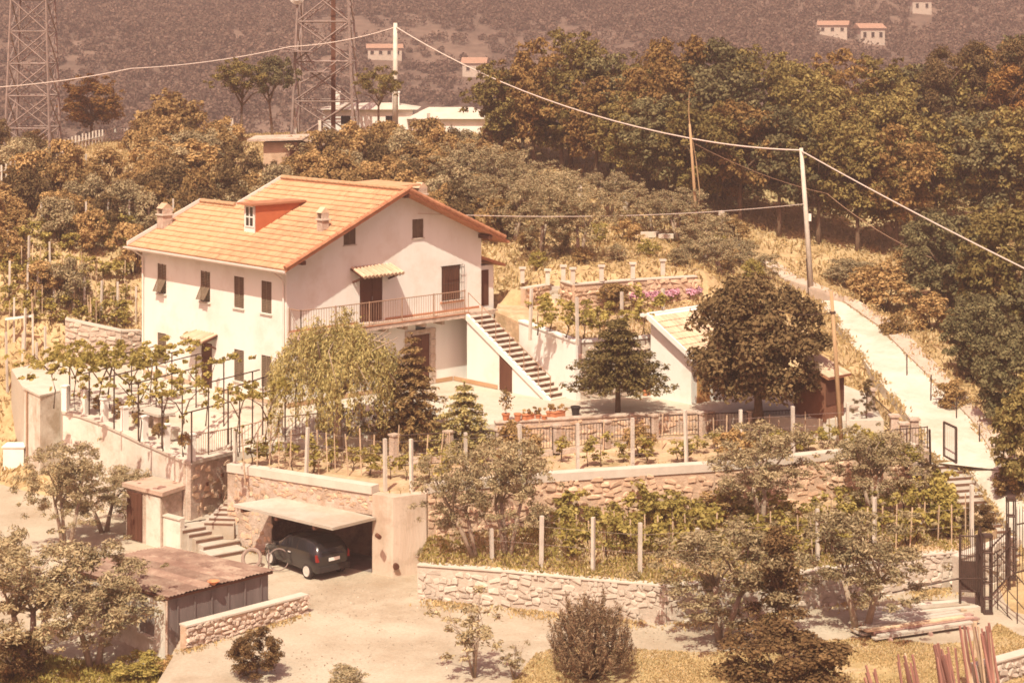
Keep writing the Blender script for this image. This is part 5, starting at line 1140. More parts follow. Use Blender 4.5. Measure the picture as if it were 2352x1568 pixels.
# rose flowers on the tall pot rose
p = at(1162, 964, 3.83); q = M()
for k in range(4): q.lathe([(.01, 0), (.05, .03), (.05, .07), (.01, .09)], p + V(R.uniform(-.15, .15), -.05, R.uniform(.8, 1.25)), 6)
# ------------------------------------------------------------------ poles and cables
def pole(lab, u, v, z, tv, r0, r1, m_, lean=0, nm='utility_pole', p=None):
    p = p or at(u, v, z); h_ = (v - tv) / F * p.y; t = p + V(lean / F * p.y, 0, h_)
    rt = root(nm, lab, 'pole', p); part(rt, 'shaft', M().tube([p - Z_ * .4, p.lerp(t, .5), t], [r0, (r0 + r1) / 2, r1], 10), m_, True)
    return rt, p, t
g = G(908, 311); P1, p1, t1 = pole('thick pale concrete pole in front of the white hilltop building', 908, 311, g.z, 53, .21, .14, POSTM, 0)
P2, p2, t2 = pole('old wooden pole with a bare forked top before the wood', 1604, 560, 8.2, 285, .10, .06, PWOOD, -20)
P3, p3, t3 = pole('grey concrete pole with a meter box beside the dirt path', 1865, 678, 5.5, 340, .16, .10, POSTM, -25)
P4, p4, t4 = pole('brown wooden pole in front of the round dark tree', 1934, 1022, 3.0, 668, .10, .07, PWOOD, -25)
part(P2, 'forked_top', M().tube([t2, t2 + V(-.05, 0, .7), t2 + V(-.02, 0, 1.75)], [.04, .025, .012], 5).tube([t2 + V(.1, 0, -.5), t2 + V(.35, .2, -1.9), t2 + V(.55, .2, -3.6), t2 + V(.4, .1, -5.2)], [.015, .025, .03, .035], 5), PWOOD)
part(P3, 'meter_box', M().box(p3.lerp(t3, .53) + V(.17, -.1, 0), .14, .14, .38), WHITE); part(P3, 'conduit', M().tube([p3 + V(-.2, -.1, 0), p3.lerp(t3, .25) + V(-.17, -.1, 0)], .03, 5), IRON)
part(P4, 'insulator', M().box(p4.lerp(t4, .86), .22, .16, .1), IRON)
def cable(lab, pts, r, sag=.0, m_=CABLE):
    c = []
    for i_, (a, b) in enumerate(zip(pts[:-1], pts[1:])):
        for k in range(14): t = k / 14; c.append(a.lerp(b, t) - Z_ * ((sag[i_] if hasattr(sag, '__len__') else sag) * 4 * t * (1 - t)))
    c.append(pts[-1]); return single('power_cable', M().tube(c, r, 5), m_, lab, 'cable', pts[0])
cable('thick pale cable strung from the hilltop pole across the wood to the right', [t1 - Z_ * .25, t2 - Z_ * .75, t3 - Z_ * .12], .042, (.95, .12))
cable('thick pale cable leaving the concrete pole towards the right edge', [t3 - Z_ * .15, t3 - Z_ * .15 + (atY(2460, 632, 76) - t3) * 2.0], .036, .5)
q5 = t3 + (atY(2460, 632, 76) - t3) * 2.0; single('utility_pole', M().tube([V(q5.x, q5.y, -1), q5 + V(0, 0, .3)], [.16, .1], 8), POSTM, 'concrete pole carrying the cable beyond the right edge', 'pole', (q5.x, q5.y, 0))
cable('pale cable running from the left mast past the lattice tower to the hilltop pole', [atY(-90, 205, 118), atY(300, 158, 122), atY(665, 108, 128), t1 - Z_ * .3], .035, .25)
cable('thin cable from the house gable to the concrete pole by the path', [H(0, 7.0, 11.35) + NB * .05, p3.lerp(t3, .62)], .02, .35)
cable('thin dark cable sagging from the forked pole behind the concrete pole', [t2 - Z_ * .9, atY(1900, 445, 104), atY(2140, 592, 96)], .018, .3, RAILM)
cable('thin cable from the brown pole towards the round tree', [p4.lerp(t4, .86), p4.lerp(t4, .88) + V(-2.4, .5, -.05)], .016, .15, IRON)
# ------------------------------------------------------------------ lattice masts
def mast(lab, P, w, h, npan, taper, rl, dish=None, dark=False):
    rt = root('lattice_mast', lab, 'mast', P)
    def c(k, z): s = w / 2 * (1 - taper * z / h); return P + V((-1, 1, 1, -1)[k] * s, (-1, -1, 1, 1)[k] * s, z)
    for k in range(4): part(rt, 'leg', M().tube([c(k, -.3), c(k, h)], [rl, rl * .7], 5), GALV)
    for j in range(npan):
        z0, z1 = h * j / npan, h * (j + 1) / npan
        for k in range(4):
            k2 = (k + 1) % 4; part(rt, 'brace', M().tube([c(k, z0), c(k2, z1)], rl * .5, 4), GALV); part(rt, 'brace', M().tube([c(k2, z0), c(k, z1)], rl * .5, 4), GALV)
            part(rt, 'strut', M().tube([c(k, z1), c(k2, z1)], rl * .5, 4), GALV)
    return rt, c
g = G(58, 352); g = V(g.x, g.y, g.z - .3)
mt, c = mast('tall pale lattice mast rising out of the left edge', g + V(.2, 1.2, -.2), 3.0, 19, 9, .42, .095)
g = G(727, 322); s = 128 / g.y
big, c = mast('wide lattice radio mast with white dish on the hilltop', V(g.x, 131, 11.8), 4.3, 22, 8, .42, .105)
part(big, 'cable_ladder', M().box(V(g.x + .55, 131, 22), .3, .2, 20.5), DWOOD)
for (u, v, r) in [(682, -6, .52)]:
    dcn = atY(u, v, 129); part(big, 'dish', M().add([dcn + V(math.cos(a) * r * q, -.3 + .28 * q * q if False else -.25 * (1 - q * q), math.sin(a) * r * q) for q in (.05, .5, 1.0) for a in [2 * math.pi * k / 18 for k in range(18)]], [(i * 18 + k, i * 18 + (k + 1) % 18, (i + 1) * 18 + (k + 1) % 18, (i + 1) * 18 + k) for i in range(2) for k in range(18)] + [tuple(range(18))]), WHITE)
part(big, 'platform', M().box(atY(682, 118, 129), 2.2, 1.8, .08).box(atY(735, 165, 129.5), 1.5, 2.2, .07), GALV)
for (u0, v0, u1, v1) in [(640,108,700,120),(700,120,735,170),(735,170,775,140),(735,170,690,190)]: part(big, 'brace', M().tube([atY(u0, v0, 129), atY(u1, v1, 129)], .05, 4), GALV)
# ------------------------------------------------------------------ hilltop buildings
def simple_house(lab, P, w, dp, h, rh, rm, wm, cat='building', rz=0, win=3, nm='hill_house', hip=True):
    rt = root(nm, lab, cat, P); X = Vector((math.cos(rz), math.sin(rz), 0)); Yv = Vector((-X.y, X.x, 0)); o = P - X * w / 2 - Z_ * 1.2
    part(rt, 'wall', M().obox(o, X * w, Yv * dp, Z_ * (h + 1.2)), wm)
    e = .35; b = P - X * (w / 2 + e) - Yv * e + Z_ * (h + .003); t = P + Z_ * (h + rh); ov = dp * .5; ii = w * .22 if hip else -e
    part(rt, 'roof', M().add([b, b + X * (w + 2 * e), b + X * (w + 2 * e) + Yv * (dp + 2 * e), b + Yv * (dp + 2 * e), t - X * (w / 2 - ii) + Yv * ov, t + X * (w / 2 - ii) + Yv * ov], [(0, 1, 5, 4), (1, 2, 5), (2, 3, 4, 5), (3, 0, 4), (3, 2, 1, 0)]), rm)
    for i in range(win):
        q = part(rt, 'window', M().obox(P - X * w / 2 + X * (w * (i + .5) / win - .35) - Yv * .02 + Z_ * (h * .35), X * .7, Yv * .04, Z_ * (h * .38)), DKGL)
        part(q, 'sill', M().obox(P - X * w / 2 + X * (w * (i + .5) / win - .45) - Yv * .07 + Z_ * (h * .33), X * .9, Yv * .06, Z_ * .06), COPE)
    return rt
b1 = simple_house('long white hilltop building with chimneys behind the wide mast', V(-10.3, 134, 12.1), 6.4, 5, 1.7, .4, COPE, PLASTER, win=2)
for dx in (-2.4, 1.9): part(b1, 'chimney', M().box(V(-10.3 + dx, 135.5, 14.2), .5, .5, 1.5).box(V(-10.3 + dx, 135.5, 15.0), .6, .6, .1), PLASTER)
b2 = simple_house('low white hilltop building with bright pale roof beside the thick pole', V(-4.4, 132.5, 12.1), 5.6, 4, 1.1, .75, COPE, PLASTER, win=0)
p = G(632, 398)
hh_ = root('field_hut', 'little dark stone hut with flat roof on the slope above the house', 'hut', p)
part(hh_, 'wall', M().box(p + V(.5, .9, .7), 2.4, 1.8, 2.2), STONER); part(hh_, 'roof', M().obox(p + V(-1.6, -.5, 1.85), V(3.4, 0, .1), V(.1, 2.9, .1), Z_ * .12).obox(p + V(1.7, -.5, 1.93), V(1.1, 0, -.5), V(0, 2.9, .1), Z_ * .1), PINKPL)
part(hh_, 'doorway', M().box(p + V(1.2, -.02, .5), .7, .04, 1.6), DWOOD)
# far houses on the opposite hillside
FARH = []
FARR = mat('far_tile_roof', (.30, .175, .12), (.36, .22, .155), 2)
def far_pos(u, v):
    Y = np.arange(215, 800, .5); X = (u - 1176) / F * Y; z = CZ - (v - HV) / F * Y; g_ = far_z(X, Y); k = np.nonzero(z <= g_)[0]; i = k[0] if len(k) else 300
    return V(X[i], Y[i], g_[i])
for (u, v, w, h, rh, rm, lab, wn) in [(884,139,7.0,2.0,.9,TILEP,'wide pale far house with low reddish roof left of the thick pole',4),(1088,178,4.6,2.3,1.2,TILEP,'small far cottage with pinkish roof at the edge of the wood',2),(1912,86,6.2,2.0,1.0,TILEP,'far white house with red roof above the pines',3),(2005,104,5.4,3.0,1.1,TILEP,'two storey far white house right of the red roofed one',3),(2118,34,4.6,2.8,.7,TILEP,'high far house near the top edge',2)]:
    fp = far_pos(u, v); FARH.append(fp); simple_house(lab, fp + V(0, 0, .5), w, 5, h, rh, FARR, MORTARP, 'house', R.uniform(-.25, .25), wn, 'far_house', False)
# street lamp on the left
p = at(12, 810, 4.6); g = G(14, 800); sl_ = root('street_lamp', 'slim lamp post with long pale tube lamp at the left edge', 'lamp', g); t = atY(14, 733, g.y)
part(sl_, 'post', M().tube([g, t], .03, 6), GALV); part(sl_, 'lamp_head', M().box(t + V(.6, 0, .08), 1.25, .16, .09, V(1, 0, .12)), WHITE)
# white rain tank at the foot of the bastion
p = at(32, 1090, 0); single('white_box', M().box(p + Z_ * .6 + V(0, .3, 0), .9, .8, 1.2).box(p + Z_ * 1.23 + V(0, .3, 0), 1.0, .9, .06), PLASTER, 'small white box cabinet at the foot of the bastion', 'cabinet', p)
# pale slabs lying in the orchard
p = G(1485, 545); single('stone_slab', M().box(p + Z_ * .12, 1.2, .6, .26, V(1, -.35, .05).normalized(), V(.35, 1, 0).normalized()).box(p + V(1.0, -.3, .08), .8, .5, .2, V(1, -.1, 0).normalized(), V(.1, 1, 0).normalized()), COPE, 'pale block lying in the orchard grass', 'block', p)
ORD = 'first second third fourth fifth sixth seventh eighth ninth tenth eleventh twelfth thirteenth fourteenth fifteenth sixteenth seventeenth eighteenth nineteenth twentieth'.split()
# ------------------------------------------------------------------ trees and plants in place
def px(k, name, lab, cat, p, wpx, hpx, group=None, var=None, rz=None):
    s = p.y / F; return plant(k, name, lab, cat, p, wpx * s, hpx * s, group, var, rz)
# garden trees
px('weeping', 'weeping_tree', 'wide weeping tree with hanging pale green strands before the house corner', 'tree', at(775, 1012, 3.3), 310, 275, rz=1.1)
px('brown_conifer', 'brown_conifer', 'brown upright conifer beside the weeping tree', 'tree', at(945, 1012, 3.2), 205, 250)
px('spruce', 'small_spruce', 'small yellowish spruce with drooping tiers and thin top', 'tree', at(1066, 1042, 3.0), 205, 168)
px('fir', 'flat_fir', 'wide layered dark fir on a short trunk in the middle of the yard', 'tree', at(1419, 946, 3.81), 262, 218)
px('round', 'round_tree', 'big dense dark round tree in front of the tiled shed', 'tree', at(1742, 958, 3.81), 355, 330)
q = M()
wb = at(800, 1000, 3.3); rt = root('blossom_bush', 'white flowering bush under the weeping tree', 'bush', wb)
rb = random.Random(5); cl = [(rb.uniform(-1.1, 1.3), rb.uniform(-.6, .2), rb.uniform(.25, 1.3), .25) for _ in range(26)]
link('leaves', crownmesh('leaves', cl, 1700, .07, .045, LF_WEEP, 61, shell=.2), rt); link('blossoms', crownmesh('blossoms', [(x, y - .12, z + .08, .2) for (x, y, z, r) in cl[:17]], 900, .06, .05, LF_WHITE, 62, shell=.4), rt)
part(rt, 'stem', M().tube([wb - Z_ * .1, wb + V(.1, 0, .6), wb + V(.3, 0, 1.1)], [.07, .05, .02], 5), BARK)
# lower strip and foreground
for a in [('leaning_olive', at(1092, 1284, 1.15), 240, 275, 'leaning olive tree with bare pale trunk beside the plaster pier', 0, 0.),
          ('olive', at(1166, 1278, 1.15), 240, 291, 'slim olive tree next to the leaning one', 1, None),
          ('olive', at(1752, 1212, 1.35), 289, 247, 'thin grey olive in front of the rubble wall', 2, None),
          ('olive', at(2006, 1190, 1.4), 243, 217, 'bushy olive below the gate side fence', 3, None),
          ('olive', at(1655, 1478, 0), 386, 290, 'airy foreground olive left of the slim dark tree', 0, 2.),
          ('olive', at(1978, 1452, 0), 372, 308, 'broad foreground olive right of the slim dark tree', 4, None),
          ('olive', at(152, 1270, 0), 225, 272, 'upright olive tree beside the privy hut', 1, .4),
          ('olive', at(240, 1222, 0), 238, 151, 'low olive crown at the foot of the long terrace wall', 2, None),
          ('olive', at(75, 1548, -.9), 424, 313, 'big olive tree in the bottom left corner', 3, 1.), ('olive', at(218, 1535, -.9), 334, 290, 'olive with crooked trunks before the flat hut', 4, 2.5),
          ('sapling', at(1090, 1555, 0), 190, 205, 'thin young tree standing on the pale drive', 0, .3), ('sapling', at(1180, 1560, 0), 90, 90, 'small sapling right of the thin young tree', 1, None),
          ('spiky', at(1358, 1555, 0), 215, 215, 'rounded bush of upright brown shoots on the lawn edge', 0, None)]:
    px(a[0], 'olive_tree' if 'olive' in a[0] else ('young_tree' if a[0] == 'sapling' else 'shoot_bush'), a[4], 'bush' if a[0] == 'spiky' else 'tree', a[1], a[2], a[3], None, a[5], a[6])
tj = at(1790, 1500, 0); px('column', 'slim_dark_tree', 'slim dark ragged tree between the two broad foreground olives', 'tree', tj, 190, 285)
for (u, v, z, w, h, k, lab) in [(1800,1610,0,340,190,'bigbush','large dark bush at the bottom right of centre'),(590,1556,0,140,118,'bigbush','dark pointed bush on the drive near the stone wall'),(2128,1128,1.6,75,75,'bigbush','small round dark bush beside the ramp steps'),
    (2243,1228,1.0,95,80,'bigbush','dark bush behind the iron gate leaf'),(2145,1210,1.4,150,120,'greenbush','leafy green bush before the ramp steps'),(800,1585,0,130,60,'greybush','low dry bush at the bottom edge of the drive'),(20,1330,0,120,140,'greybush','grey bush at the left edge beside the drive'),
    (318,1222,0,90,150,'greybush','grey bush at the left corner of the privy hut'),(30,1560,-.9,160,120,'bigbush','dark bush in the bottom left corner'),(320,1556,-.9,170,60,'greenbush','low green weeds in front of the flat hut'),
    (385,1560,-.9,90,55,'bush','small bush at the corner of the flat hut'),(1470,1045,2.95,95,85,'bush','rose bush leaning on the yard fence'),(1190,1070,2.9,130,110,'bush','brown shrub in the garden strip before the fence'),(1690,1065,2.9,120,85,'bush','shrub in the garden strip before the round tree'),
    (1990,1070,2.9,130,100,'greenbush','green shrub by the gate side fence'),(2080,1075,2.6,110,60,'greenbush','low green shrub over the end of the rubble wall'),(1520,1190,1.3,150,75,'greenbush','leafy bush in the vine rows against the wall'),(1660,1195,1.3,150,75,'bush','brown bush in the vine rows against the wall'),
    (1410,712,6.7,100,70,'bush','dark shrub before the brown orchard wall'),(1240,1215,1.2,90,60,'greybush','dry shrub at the foot of the rubble wall'),(535,1130,1.2,45,60,'bush','ivy tuft on the wall above the garden steps'),(980,1285,.5,60,40,'greybush','small dry tuft at the foot of the plaster pier')]:
    px(k, 'garden_bush', lab, 'bush', at(u, v, z), w, h)
for i, (u, v, w, h, k) in enumerate(sorted([(1215,575,70,50,'bush'),(1290,545,80,60,'greybush'),(1370,560,75,55,'greenbush'),(1440,555,80,55,'bush'),(1540,520,90,70,'greybush'),(1580,560,80,60,'bush'),(1640,585,80,60,'greenbush'),(1690,565,90,70,'bush'),(1490,590,70,45,'greenbush'),(1340,605,60,40,'bush'),(1420,600,60,40,'greybush'),(1560,610,70,45,'greybush'),(1235,620,60,50,'greenbush'),(1670,625,80,60,'bush'),(1730,650,70,60,'greenbush')])):
    px(k, 'orchard_shrub', ORD[i] + ' low shrub from the left in the orchard grass', 'bush', G(u, v), w, h, 'shrubs of the orchard')
# pink flower cushions
for i, (u, v, w) in enumerate([(1490,706,95),(1530,699,62),(1563,697,70),(1590,692,50)]):
    p = at(u, v, 6.7); s = p.y / F * w / 2; rt = root('pink_flower_bush', ['widest pink flower cushion, first from the dark shrub', 'second pink flower cushion along the orchard wall', 'third pink flower cushion along the orchard wall', 'last small pink flower cushion near the round tree'][i], 'flowers', p, 'pink flower cushions')
    cl = [(R.uniform(-s, s), R.uniform(-.3, .3), R.uniform(.25, .45), .25) for _ in range(10)]
    link('leaves', crownmesh('leaves', cl, 300, .05, .035, LF_VINE, 70 + i), rt); link('blossoms', crownmesh('blossoms', [(x, y - .1, z + .14, r * .9) for (x, y, z, r) in cl], 800, .045, .04, PINKF, 80 + i, shell=.6), rt)
# ---- concrete posts and canes
PM = {}
def stake(p, h, name, lab, cat, grp, r=.05, m_=POSTM, lean=0):
    key = (round(h, 1), r, m_.name)
    if key not in PM: PM[key] = mesh(name, M().obox((-r, -r, -.3), (2 * r, 0, 0), (0, 2 * r, 0), (0, 0, round(h, 1) + .3)), m_)
    o = link(name, PM[key], None, p, R.uniform(0, 1)); o.rotation_euler = (R.uniform(-.03, .03), lean + R.uniform(-.025, .025), R.uniform(0, 1)); return props(o, lab, cat, grp)
def row(lst, z, lab, grp, r=.055):
    for k_, (u, v0, v1) in enumerate(sorted(lst)): p = at(u, v1, z); stake(p, (v1 - v0) / F * p.y, 'vine_post', ORD[k_] + ' from the left: ' + lab, 'post', grp, r)
row([(540,985,1072),(703,980,1100),(885,1005,1128),(945,1010,1130),(1070,990,1120),(1197,975,1098),(1327,972,1090),(1453,958,1082),(1577,942,1076),(1700,940,1068),(1822,934,1058),(1947,927,1050)], 2.8, 'white concrete post above the retaining walls', 'concrete posts of the garden strip')
row([(1130,1215,1287),(1243,1183,1300),(1362,1190,1310),(1470,1200,1318),(1600,1212,1300),(1742,1190,1270),(1878,1170,1290),(2008,1145,1275),(2118,1130,1215),(2232,1115,1250)], 1.2, 'concrete post in the vines above the drive', 'concrete posts of the lower vine rows')
row([(1218,662,765),(1326,680,776),(1428,668,744),(1524,662,735),(1197,588,660)], 6.5, 'pale post in the vineyard above the white wall', 'concrete posts of the upper vineyard')
for (u, v0, v1) in [(1332,425,465),(1382,432,470),(1438,443,488),(1545,467,510),(1658,487,535),(1700,560,600)]: p = G(u, v1); stake(p, (v1 - v0) / F * p.y, 'fence_post', 'short stone post on the orchard slope before the wood', 'post', 'stone posts of the orchard slope', .12)
for (u, v0, v1) in [(532,272,340),(604,270,312),(678,272,318),(735,278,325),(790,290,345),(845,293,360),(1012,300,345),(985,260,310)]: p = G(u, v1); stake(p, (v1 - v0) / F * p.y, 'fence_post', 'tall pale fence post on the brow behind the house', 'post', 'fence posts on the brow', .09)
# left hillside: rows of stakes climbing away
n = 0
for (v_b, v_e, u0, u1, k, hh) in [(545,535,95,440,8,62),(610,640,20,118,3,66),(690,742,20,310,9,68),(790,850,30,110,4,80),(470,470,120,420,7,45),(905,940,10,110,4,110),(395,430,150,330,5,40)]:
    for i in range(k):
        t = i / max(1, k - 1); u = u0 + (u1 - u0) * t + R.uniform(-8, 8); v = v_b + (v_e - v_b) * t; p = G(u, v); stake(p, 1.25 * hh / F * p.y, 'hillside_stake', 'pale stake among the vines on the left hillside', 'post', 'stakes of the left hillside vineyard', .045)
def canes(lst, z, lab, grp):
    for (u, v0, v1) in lst: p = at(u, v1, z); stake(p, (v1 - v0) / F * p.y, 'cane', lab, 'cane', grp, .018, CANE, R.uniform(-.08, .08))
canes([(u, 985 + R.uniform(-8, 12), 1085 - (u - 560) * .02 + R.uniform(-6, 10)) for u in (562,590,618,640,665,732,752,770,800,830,858,912,978,1010,1032)], 2.85, 'thin dry cane beside the concrete posts left of the spruce', 'canes of the garden strip')
canes([(u, 955 + R.uniform(-8, 8), 1040 - (u - 1130) * .02) for u in (1105,1240,1385,1520,1640,1668,1722,1742,1765,1790,1850,1880,1905,1925)], 2.9, 'thin dry cane between the concrete posts before the yard fence', 'canes of the garden strip')
canes([(u, 1190 + R.uniform(-25, 10) - max(0, u - 1800) * .09, 1270 + R.uniform(-20, 15) - max(0, u - 1900) * .1) for u in range(1290, 2230, 32)], 1.25, 'thin dry cane among the vines above the drive', 'canes of the lower vine rows')
for v in (625, 668, 714, 765):
    for i in range(9):
        u = R.uniform(20, 325); vv = v + u * .12; p = G(u, min(vv, 760)); stake(p, R.uniform(1.1, 1.6), 'cane', 'thin cane among the vines on the left hillside', 'cane', 'canes of the left hillside', .018, CANE)
# trellis wires
def wires(name, lab, pts, zs, base):
    m = M()
    for z in zs: m.tube([p + Z_ * z for p in pts], .006, 3)
    single(name, m, GALV, lab, 'wire', base)
wires('trellis_wire', 'thin trellis wires between the concrete posts of the garden strip', [at(540,1072,2.8), at(885,1128,2.8), at(1070,1118,2.8), at(1577,1076,2.8), at(1947,1050,2.8)], (.7, 1.3, 1.75), at(540,1072,2.8))
wires('trellis_wire', 'thin trellis wires along the lower vine rows', [at(1130,1287,1.2), at(1470,1318,1.2), at(1878,1290,1.2), at(2232,1250,1.2)], (.7, 1.3), at(1130,1287,1.2))
# ---- vines
def vines(lst, lab, grp, k='vine', hs=1.):
    for p in lst: s = R.uniform(.75, 1.2) * hs; plant(k, 'grape_vine', lab, 'vine', p, 1.2 * s, 1.45 * s, grp)
for r_ in range(3):
    L = []
    for i in range(26): u = 1290 + 930 * (i + R.uniform(-.35, .35)) / 26; L.append(at(u, [1280, 1243, 1208][r_] - max(0, u - 1850) * .13 + R.uniform(-5, 5), 1.22))
    w_ = ('front', 'middle', 'back')[r_]; vines(L, 'leafy grape vine in the ' + w_ + ' row of the lower vineyard above the drive', w_ + ' row of lower grape vines', hs=.88)
vines([at(585 + 44 * i + R.uniform(-10, 10), 1068 + (i * 4 if i < 8 else 32) + R.uniform(-12, 8), 2.82) for i in range(11)], 'young grape vine in the garden strip under the weeping tree', 'grape vines of the garden strip, left', hs=.8)
vines([at(1180 + 52 * i + R.uniform(-14, 14), 1078 - i * 2.4 + R.uniform(-14, 8), 2.85) for i in range(16)], 'young grape vine in the garden strip before the yard fence', 'grape vines of the garden strip, right', hs=.72)
vines([at(u, v, 6.5) for (u, v) in [(1235,765),(1262,758),(1300,770),(1340,772),(1375,772),(1250,735),(1300,742),(1345,745),(1400,748),(1440,760),(1480,764),(1520,755),(1470,735)]], 'grape vine in the little vineyard above the white wall', 'grape vines of the upper vineyard', hs=.9)
L = []
for (v0, sl) in ((625, .1), (655, .15), (700, .19), (735, .2), (580, .02), (555, 0)):
    for i in range(11): u = 5 + 310 * (i + R.uniform(-.3, .3)) / 11; L.append(G(u, min(v0 + u * sl, 755)))
vines(L, 'grape vine on the left hillside among the stakes', 'grape vines of the left hillside', hs=.8)
for i, (u, v) in enumerate([(228,958),(170,945),(300,960),(318,1012),(372,1032),(418,1045),(470,975),(545,1045),(612,1050),(250,940),(120,935),(345,945)]):
    plant('pergvine', 'pergola_vine', ['vine with the widest leafy canopy over the pergola', 'thin vine behind the second terrace pillar', 'full leafed vine behind the fourth terrace pillar', 'sparse vine behind the fifth terrace pillar', 'sparse vine behind the sixth terrace pillar', 'vine at the last terrace pillar', 'vine beside the terrace railing', 'vine climbing the post above the garden steps', 'vine at the right end of the pergola', 'leafy vine in the inner pergola row at left', 'vine next to the bastion', 'thin vine in the inner pergola row'][i], 'vine', aty(u, v) + V(0, .25, 0), 2.9 if i in (0, 2, 9) else 2.2, 2.45, 'vines of the pergola', var=(0, 2, 1, 3, 4, 2, 3, 4, 2, 0, 3, 4)[i], rz=.95 + R.uniform(-.2, .2))
for (u, v) in [(165,925),(200,948),(245,965),(290,985),(335,1010),(395,1035)]: px('bush', 'terrace_shrub', 'small reddish shrub behind the pillars of the terrace wall', 'bush', aty(u + 12, v + 2) + V(.2, .5, .02), 42, 38, 'shrubs behind the terrace pillars')
for i in range(9): u = 1600 + i * 42; px('rose', 'rose_bush', 'rose bush in the garden strip at the right', 'bush', at(u, 1040 - (i % 3) * 9, 2.95), 48, 42, 'rose bushes of the garden strip')
# ---- the wood on the right and the hillside trees
wn = []
for (u, v, w, h) in [(1150,378,185,235),(1225,390,200,285),(1310,385,220,310),(1400,395,215,270),(1480,400,215,280),(1560,405,225,320),(1650,410,220,310),(1740,420,225,300),(1830,425,225,300),(1920,430,220,300),(2020,435,220,300),(2110,440,220,290),(2210,440,220,300),(2290,440,220,340),(2360,450,230,360),
                     (1200,352,170,150),(1290,392,190,190),(1370,420,200,230),(1450,452,200,240),(1530,480,220,260),(1610,508,220,280),(1700,520,220,290),(1790,545,220,290),(1880,560,220,300),(1970,580,220,300),(2060,590,220,290),(2150,560,230,290),(2250,560,240,300),(2340,560,240,320),(1500,440,220,300),(1660,460,230,300),(1850,480,230,300),(2040,500,230,300)]:
    wk = 0 if len(wn) < 15 else (1 if len(wn) < 29 else 2); wn.append(wk); px('broad', 'wood_tree', ORD[wn.count(wk) - 1] + (' leafy tree from the left along the skyline of the wood', ' leafy tree from the left along the lower edge of the wood', ' leafy tree from the left in the middle of the wood')[wk], 'tree', G(u, v), w, h, 'trees of the wood')
for (u, v, w, h, lab) in [(2180,715,240,240,'dark green tree at the right edge above the grass bank'),(2330,770,270,310,'tall tree at the right edge behind the other bank trees'),(2275,885,220,215,'full tree beside the dirt path below the tall right edge tree'),(2350,1010,230,270,'big pale green tree at the right edge beside the dirt path'),(2400,1150,250,300,'dark tree leaning in from the right edge over the path'),(2235,800,150,130,'low dark tree at the edge of the grass bank'),(2140,640,170,150,'small tree at the top of the grass bank'),(2265,660,220,190,'rounded tree between the wood and the right edge bank')]:
    px('fulltree', 'bank_tree', lab, 'tree', G(u, v), w, h)
for i, (u, v, w, h) in enumerate([(1905,330,110,235),(1780,330,90,230),(2330,330,170,300),(2220,430,190,330),(2310,480,210,330),(2140,460,170,300)]): px('pine', 'pine_tree', ['dark pine rising over the wood below the far houses', 'dark pine tip at the left of the far houses', 'tall brown pine against the far slope', 'feathery pine in the right of the wood', 'big brownish pine near the right edge', 'slender pine among the broad trees at right'][i], 'tree', G(u, v), w, h)
for (u, v, w, h, lab) in [(2160,455,160,345,'dark pine left of the tallest right edge pine'),(2255,450,180,350,'tall dark pine rising over the right end of the wood'),(2345,475,190,385,'tallest dark pine at the right edge')]: px('pine', 'pine_tree', lab, 'tree', G(u, v), w, h, None, 0)
px('rust', 'rust_tree', 'round orange brown tree above the left fence', 'tree', G(210, 332), 165, 155)
for i, (u, v, w, h) in enumerate([(552,335,180,215),(628,330,140,215),(868,322,140,180)]): px('umbrella', 'umbrella_tree', ['flat crowned tree on tall trunk left of the wide mast', 'tall slim flat crowned tree touching the wide mast', 'small curved tree between the mast and the thick pole'][i], 'tree', G(u, v), w, h)
for (u, v, w, h) in sorted([(1165,490,170,150),(1095,470,190,140),(1230,500,150,130),(1290,520,150,130),(1180,560,150,160),(1240,600,180,190),(1330,600,190,170),(1120,520,150,120),(1400,500,150,110),(1560,560,150,130),(1500,540,120,90),(1620,600,150,110),(1050,450,150,120),(1660,640,140,100),(1450,520,110,100)]):
    on_ = globals().get('on_', -1) + 1; px('olive', 'orchard_olive', ORD[on_] + ' brownish olive from the left in the orchard beyond the house', 'tree', G(u, v), w * 1.05, h * 1.05, 'olives of the orchard')
rb = random.Random(88); n_ = 0
for k in range(60):
    x, y = rb.uniform(24, 62), rb.uniform(62, 150)
    if x < y * .285 + 1.5 or n_ >= 20: continue
    n_ += 1; plant('broad' if k % 3 else 'fulltree', 'outer_tree', 'tree of the grove beyond the right edge', 'tree', (x, y, H1(x, y) - .1), rb.uniform(6, 8.5), rb.uniform(6.5, 9.5), 'grove beyond the right edge')
# bushes all over the slope
rb = random.Random(31); pts = []
tries = 0
while len(pts) < 230 and tries < 9000:
    tries += 1; u = rb.uniform(-30, 1180); v = rb.uniform(330, 720 if u < 330 else 560)
    if u < 330 and v > 560 and rb.random() < .75: continue
    if 530 < u < 720 and 330 < v < 425 and rb.random() < .9: continue
    if 90 < u < 320 and 318 < v < 420: continue
    if u < 330 and v > 430 and rb.random() < .55: continue
    p = G(u, v)
    if p.y > 135 or (520 < u < 1180 and v < 362) or any((p - q).length < .9 for q in pts): continue
    pts.append(p)
for p in pts:
    k = rb.choice(['bush', 'bush', 'bush', 'greybush', 'darkbush']); s = rb.uniform(.6, 1.45)
    plant(k, 'slope_bush', {'bush': 'brown scrub bush on the slope behind the house', 'greybush': 'greyish scrub bush on the slope behind the house', 'darkbush': 'dark scrub bush on the slope behind the house'}[k], 'bush', p, 2.3 * s, 1.9 * s * rb.uniform(.8, 1.3), {'bush': 'brown scrub', 'greybush': 'greyish scrub', 'darkbush': 'dark scrub'}[k])
